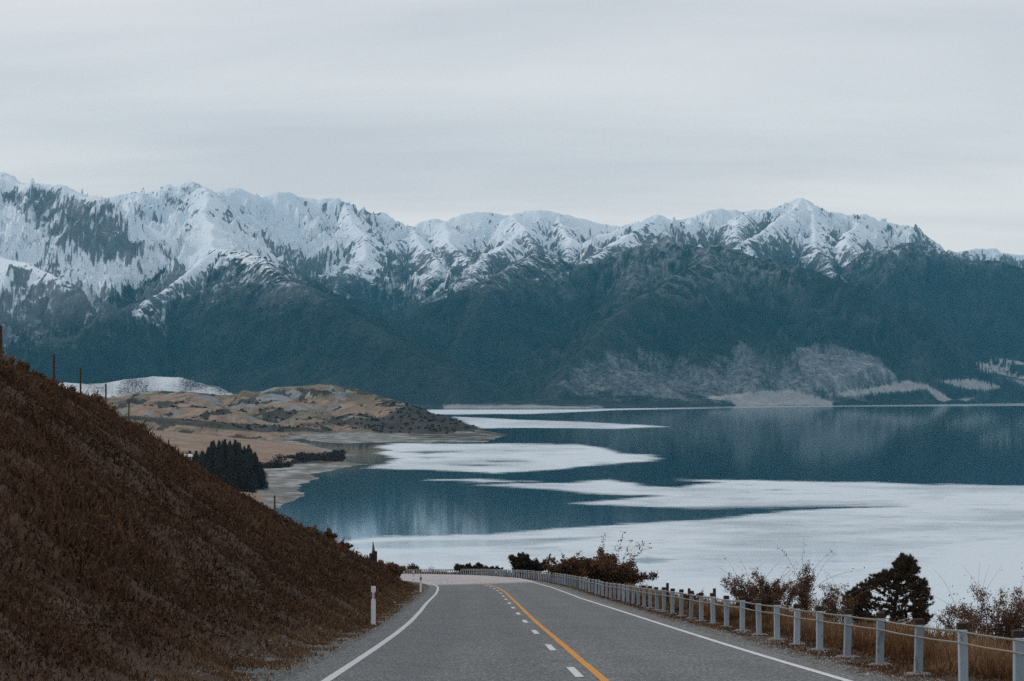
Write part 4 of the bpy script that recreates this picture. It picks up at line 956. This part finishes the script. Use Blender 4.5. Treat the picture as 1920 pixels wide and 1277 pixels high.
for i, (bpx, bY, btop, bw, lb_) in enumerate([(8, 80, 672, 0.8, 'dark bushy tuft at the foot of the leftmost post'), (42, 90, 694, 0.8, 'rounded brown bush on the skyline right of the leftmost post'), (75, 98, 706, 0.9, 'broad brown bush left of the second skyline post'), (128, 116, 731, 0.9, 'low brown bush between second and third skyline posts'),
        (172, 128, 742, 0.8, 'brown bush between third and fourth skyline posts'), (186, 132, 748, 0.7, 'leafy reddish bush just left of the fourth skyline post'), (222, 142, 778, 0.7, 'small brown bush between fourth and fifth skyline posts'), (258, 150, 800, 0.8, 'brown bush right below fifth skyline post'), (288, 156, 826, 0.8, 'brown bush on the slope above the short olive post'), (335, 166, 858, 1.0, 'reddish-brown bush right of the short olive post'), (385, 174, 898, 1.0, 'brown bush below the left side of the conifer clump'), (425, 181, 928, 1.0, 'brown bush left of the small yellow-brown bush'), (585, 206, 990, 0.7, 'thin brown bush left of the windswept one'), (690, 220, 1052, 0.9, 'brown bush spreading around the foot of the pointed timber post')]):
    B('bush', bpx, bY, btop - 4, bw * 1.25, lb_, m_briar, 100 + i, 20, 2800, 0.028 + 0.00022 * bY, wild=0.9, tubr=0.013, group='bushes on the roadside bank')

# the dark pine behind the guard fence
def pine():
    Y = 70.0; px_ = 1672; x = (px_ - 960) / F * Y; zg = ground_at(x, Y); k = Y / F
    root = empty('pine_tree', (x, Y, zg), 'dark ragged pine behind the guard fence, between twiggy briars', 'tree')
    top = W(px_, 1040, Y)[2] - zg
    r = random.Random(4); nr = np.random.default_rng(4)
    lead = Vector((23 * k, 0, top))
    tk = MB(); tk.tube([(0, 0, -0.3), (0.02, 0, top * 0.35), (0.12, 0, top * 0.65), tuple(lead * 0.98)], [0.10, 0.08, 0.05, 0.015], 8); tk.build('trunk', m_bark, root, True)
    # outline: half widths (left, right) in px by photo row
    rows = [1040, 1055, 1068, 1078, 1090, 1104, 1112, 1125, 1140, 1155, 1170, 1190]
    lft = [1690, 1682, 1680, 1640, 1628, 1596, 1584, 1580, 1590, 1592, 1600, 1615]; rgt = [1700, 1716, 1722, 1712, 1735, 1740, 1738, 1746, 1742, 1748, 1735, 1722]
    br = MB(); C = []; ncl = []
    for i in range(950):
        row = 1043 + (1190 - 1043) * (i / 950.0) ** 0.9 + r.uniform(-3, 3)
        l_, r_ = np.interp(row, rows, lft), np.interp(row, rows, rgt); mid = np.interp(row, [1040, 1190], [1695, 1668])
        s = -1 if r.random() < 0.58 else 1
        ext = (l_ if s < 0 else r_) + r.uniform(-6, 5) * 1.0
        fr_ = r.uniform(0.35, 1.0) ** 0.5; fr_ = fr_ if r.random() < 0.55 else r.uniform(0.02, 0.9)
        tip = Vector((((mid + (ext - mid) * fr_) - px_) * k, r.gauss(0, 0.5) * 0.9 * (1 - (fr_ ** 2) * 0.6) * np.interp(row, [1040, 1120], [0.25, 1]), W(0, row, Y)[2] - zg))
        b0 = Vector(((mid - px_) * k, 0, tip.z - 0.10 - 0.18 * abs(tip.x - (mid - px_) * k)))
        m_ = b0.lerp(tip, 0.6) + Vector((0, 0, -0.04))
        (br.tube([b0, m_, tip], [0.014, 0.009, 0.004], 4, False) if i % 9 == 0 else None)
        d = (tip - m_).normalized()
        for q in range(r.randint(2, 4)):
            c0 = tip - d * q * 0.075 + Vector((r.gauss(0, 0.03), r.gauss(0, 0.03), r.gauss(0, 0.02)))
            n_ = 34; dirs = nr.normal(size=(n_, 3)) * 0.8 + np.array(d)[None] * 0.9 + np.array([0, 0, 0.45])
            dirs /= np.linalg.norm(dirs, axis=1)[:, None]; L = nr.uniform(0.05, 0.12, n_)[:, None]
            w = np.cross(dirs, nr.normal(size=(n_, 3))); w /= np.linalg.norm(w, axis=1)[:, None]
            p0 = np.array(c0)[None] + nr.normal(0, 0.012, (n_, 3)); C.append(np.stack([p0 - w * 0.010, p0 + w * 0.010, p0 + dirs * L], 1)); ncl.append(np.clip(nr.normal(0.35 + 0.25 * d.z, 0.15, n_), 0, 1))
    br.build('branches', m_bark, root)
    poly_mesh('needles', np.concatenate(C).reshape(-1, 3), 3, m_pine, {'tone': np.concatenate(ncl)}, root)
pine()

# conifer clump below the road
def conifer_mesh(seed, h, w):
    nr = np.random.default_rng(seed); n = 4200
    t = nr.uniform(0.0, 1, n) ** 0.9; prof = np.minimum(1.0, 1.9 * (1 - t) ** 0.9) * (0.75 + 0.25 * (1 - t)) * (1 - 0.7 * sstep(0.88, 1.0, t))
    a = nr.uniform(0, 2 * np.pi, n); lump = 1 + 0.42 * perlin(np.cos(a) * 1.6 + seed * 7, t * 6 + np.sin(a) * 1.6, seed)
    rad = w * prof * lump * nr.uniform(0.25, 1.05, n) ** 0.45 + 0.05
    ox = 0.5 * np.sin(t * 3 + seed)
    C = np.stack([np.cos(a) * rad + ox, np.sin(a) * rad, t * h], -1)
    up = nr.uniform(0.2, 1.3, n)
    d = np.stack([np.cos(a), np.sin(a), up], -1); L = nr.uniform(0.35, 0.95, (n, 1)) * h / 13
    s = np.stack([-np.sin(a), np.cos(a), 0 * a], -1) * L * 0.34
    V = np.stack([C - s, C + s, C + d * L], 1).reshape(-1, 3)
    me_o = poly_mesh('foliage', V, 3, m_con, {'tone': np.clip(nr.normal(0.4, 0.2, n), 0, 1)})
    me = me_o.data; bpy.data.objects.remove(me_o)
    tk = MB(); tk.tube([(0, 0, -1.5), (0, 0, h * 0.5), (0, 0, h * 0.97)], [0.32, 0.2, 0.03], 6); to = tk.build('trunk', m_bark); tme = to.data; bpy.data.objects.remove(to)
    return me, tme
cm = [conifer_mesh(s, 14, 5.6) for s in (1, 2, 3, 4, 5)]
for me_, _t in cm: pass
clump = [(360, 848, 1010), (368, 842, 1000), (376, 843, 1020), (384, 845, 990), (391, 838, 1010), (395, 828, 1030), (402, 828, 1015), (409, 829, 1000), (416, 830, 1025), (423, 828, 1010), (430, 826, 1000), (434, 825, 1020), (440, 824, 1010), (446, 829, 1030), (452, 832, 1000), (459, 838, 1015), (464, 836, 1000), (470, 845, 1020), (478, 851, 1005), (484, 862, 1000), (372, 858, 960), (395, 852, 955), (415, 848, 950), (437, 846, 955), (457, 855, 950), (470, 872, 955), (405, 872, 920), (430, 870, 915), (452, 878, 920), (382, 876, 925), (462, 885, 925), (487, 872, 1000)]
special = {0: 'leftmost pointed conifer of the dark clump beside the beach', 5: 'conifer at the step where the dark clump rises on its left', 12: 'tallest pointed conifer in the middle of the dark clump', 16: 'spiky conifer at the right shoulder of the dark clump', 31: 'rightmost conifer of the dark clump, next to the shingle beach'}
for i, (a_, b_, Y) in enumerate(clump):
    Y = 1285 + (Y - 915) * 0.95; a_ += (i * 37 % 11 - 5) * 0.6; b_ += (i * 53 % 9 - 4) * 0.8 + 3
    x, _, zt = W(a_, b_, Y); zg = float(shore_h(x, Y)); hgt = max(zt - zg, 7); root = empty('conifer_tree', (x, Y, zg), special.get(i, 'dark conifer inside the dense clump, hemmed in by its neighbours'), 'conifer', 'conifers in the dark clump by the beach', i * 1.3)
    k = hgt / 14.0; wk = 0.85 + 0.3 * ((i * 7) % 5) / 5
    for me, nm in zip(cm[(i * 3) % 5], ('foliage', 'trunk')):
        o = bpy.data.objects.new(nm, me); COL.objects.link(o); o.parent = root; o.scale = (wk, wk, k)

# scrub lumps on the paddock foot, the headland and the shore
def scrubs(name, pts, label, mat, seed, size):
    nr = np.random.default_rng(seed); C = []
    for (x, y, s) in pts:
        z = float(shore_h(x, y)); n_ = 60
        q = nr.normal(size=(n_, 3)); q /= np.linalg.norm(q, axis=1)[:, None]; q[:, 2] = np.abs(q[:, 2]) * 0.9
        C.append(q * s * nr.uniform(0.6, 1.05, (n_, 1)) + np.array([x, y, z]))
    C = np.concatenate(C); V = leaves(C, size, seed)
    tag(poly_mesh(name, V, 4, mat, {'tone': np.clip(nr.normal(0.4, 0.2, len(C)), 0, 1)}), label, 'scrub', kind='stuff')
r_ = random.Random(9); pts = []
for i in range(150):
    t = r_.random(); px_ = 492 + t * 150; py_ = np.interp(px_, [492, 540, 560, 600, 640], [879, 876, 871, 866, 858]) - r_.uniform(0, np.interp(px_, [492, 540, 560, 635], [4, 10, 14, 9]))
    X, Y = WL(px_, py_ + 3); pts.append((X, Y, r_.uniform(3.0, 5.0)))
scrubs('shore_scrub', pts, 'dark scrub along the foot of the tan paddock', m_ever, 3, 0.8)
pts = []
while len(pts) < 420:
    px_ = r_.uniform(240, 930); Y = r_.uniform(2950, 3500); X = (px_ - 960) / F * Y
    i = np.searchsorted(sy, Y); j = np.searchsorted(spx, px_)
    if lg[i, j] == 0 and lz[i, j] > 1.5 and scrub[i, j] > 0.45: pts.append((X, Y, r_.uniform(1.2, 3.4)))
scrubs('headland_scrub', pts, 'dark scrub scattered over the headland', m_ever, 5, 0.8)

# small shed half hidden by the bank
sx_, sY = (347 - 960) / F * 700.0, 700.0; sz = W(347, 866, sY)[2]
shed = empty('shed', (sx_, sY, sz), 'small shed with pale roof left of the conifer clump, half hidden by the bank', 'shed')
m_roof = simple('pale_roof', (0.5, 0.55, 0.6), (0.62, 0.66, 0.7), 0.6, 0.5); m_wall = simple('ochre_wall', (0.30, 0.15, 0.07), (0.16, 0.08, 0.04), 0.8)
a = MB(); a.box((0, 0, 0.6), (1.9, 1.5, 1.0)); a.build('wall', m_wall, shed)
a = MB(); a.add([(-2.2, -1.8, 1.62), (2.2, -1.8, 1.62), (2.2, 1.8, 1.62), (-2.2, 1.8, 1.62), (-2.2, 0, 2.4), (2.2, 0, 2.4)], [(0, 1, 5, 4), (2, 3, 4, 5), (0, 4, 3), (1, 2, 5), (3, 2, 1, 0)]); a.build('roof', m_roof, shed)

# ================================================================== HAZE
hz = MB(); hz.box((0, 8500, 1300 - 8), (9500, 11500, 1300)); ho = hz.build('haze', simple('haze_surface', (1, 1, 1), (1, 1, 1)))
hm = bpy.data.materials.new('haze'); hm.use_nodes = True; ht = hm.node_tree; ht.nodes.clear()
pv = ht.nodes.new('ShaderNodeVolumePrincipled'); pv.inputs['Color'].default_value = (0.12, 0.61, 0.97, 1); pv.inputs['Density'].default_value = 2.25e-5; pv.inputs['Anisotropy'].default_value = 0.0
mo = ht.nodes.new('ShaderNodeOutputMaterial'); ht.links.new(pv.outputs[0], mo.inputs['Volume'])
ho.data.materials.clear(); ho.data.materials.append(hm); tag(ho, kind='stuff')
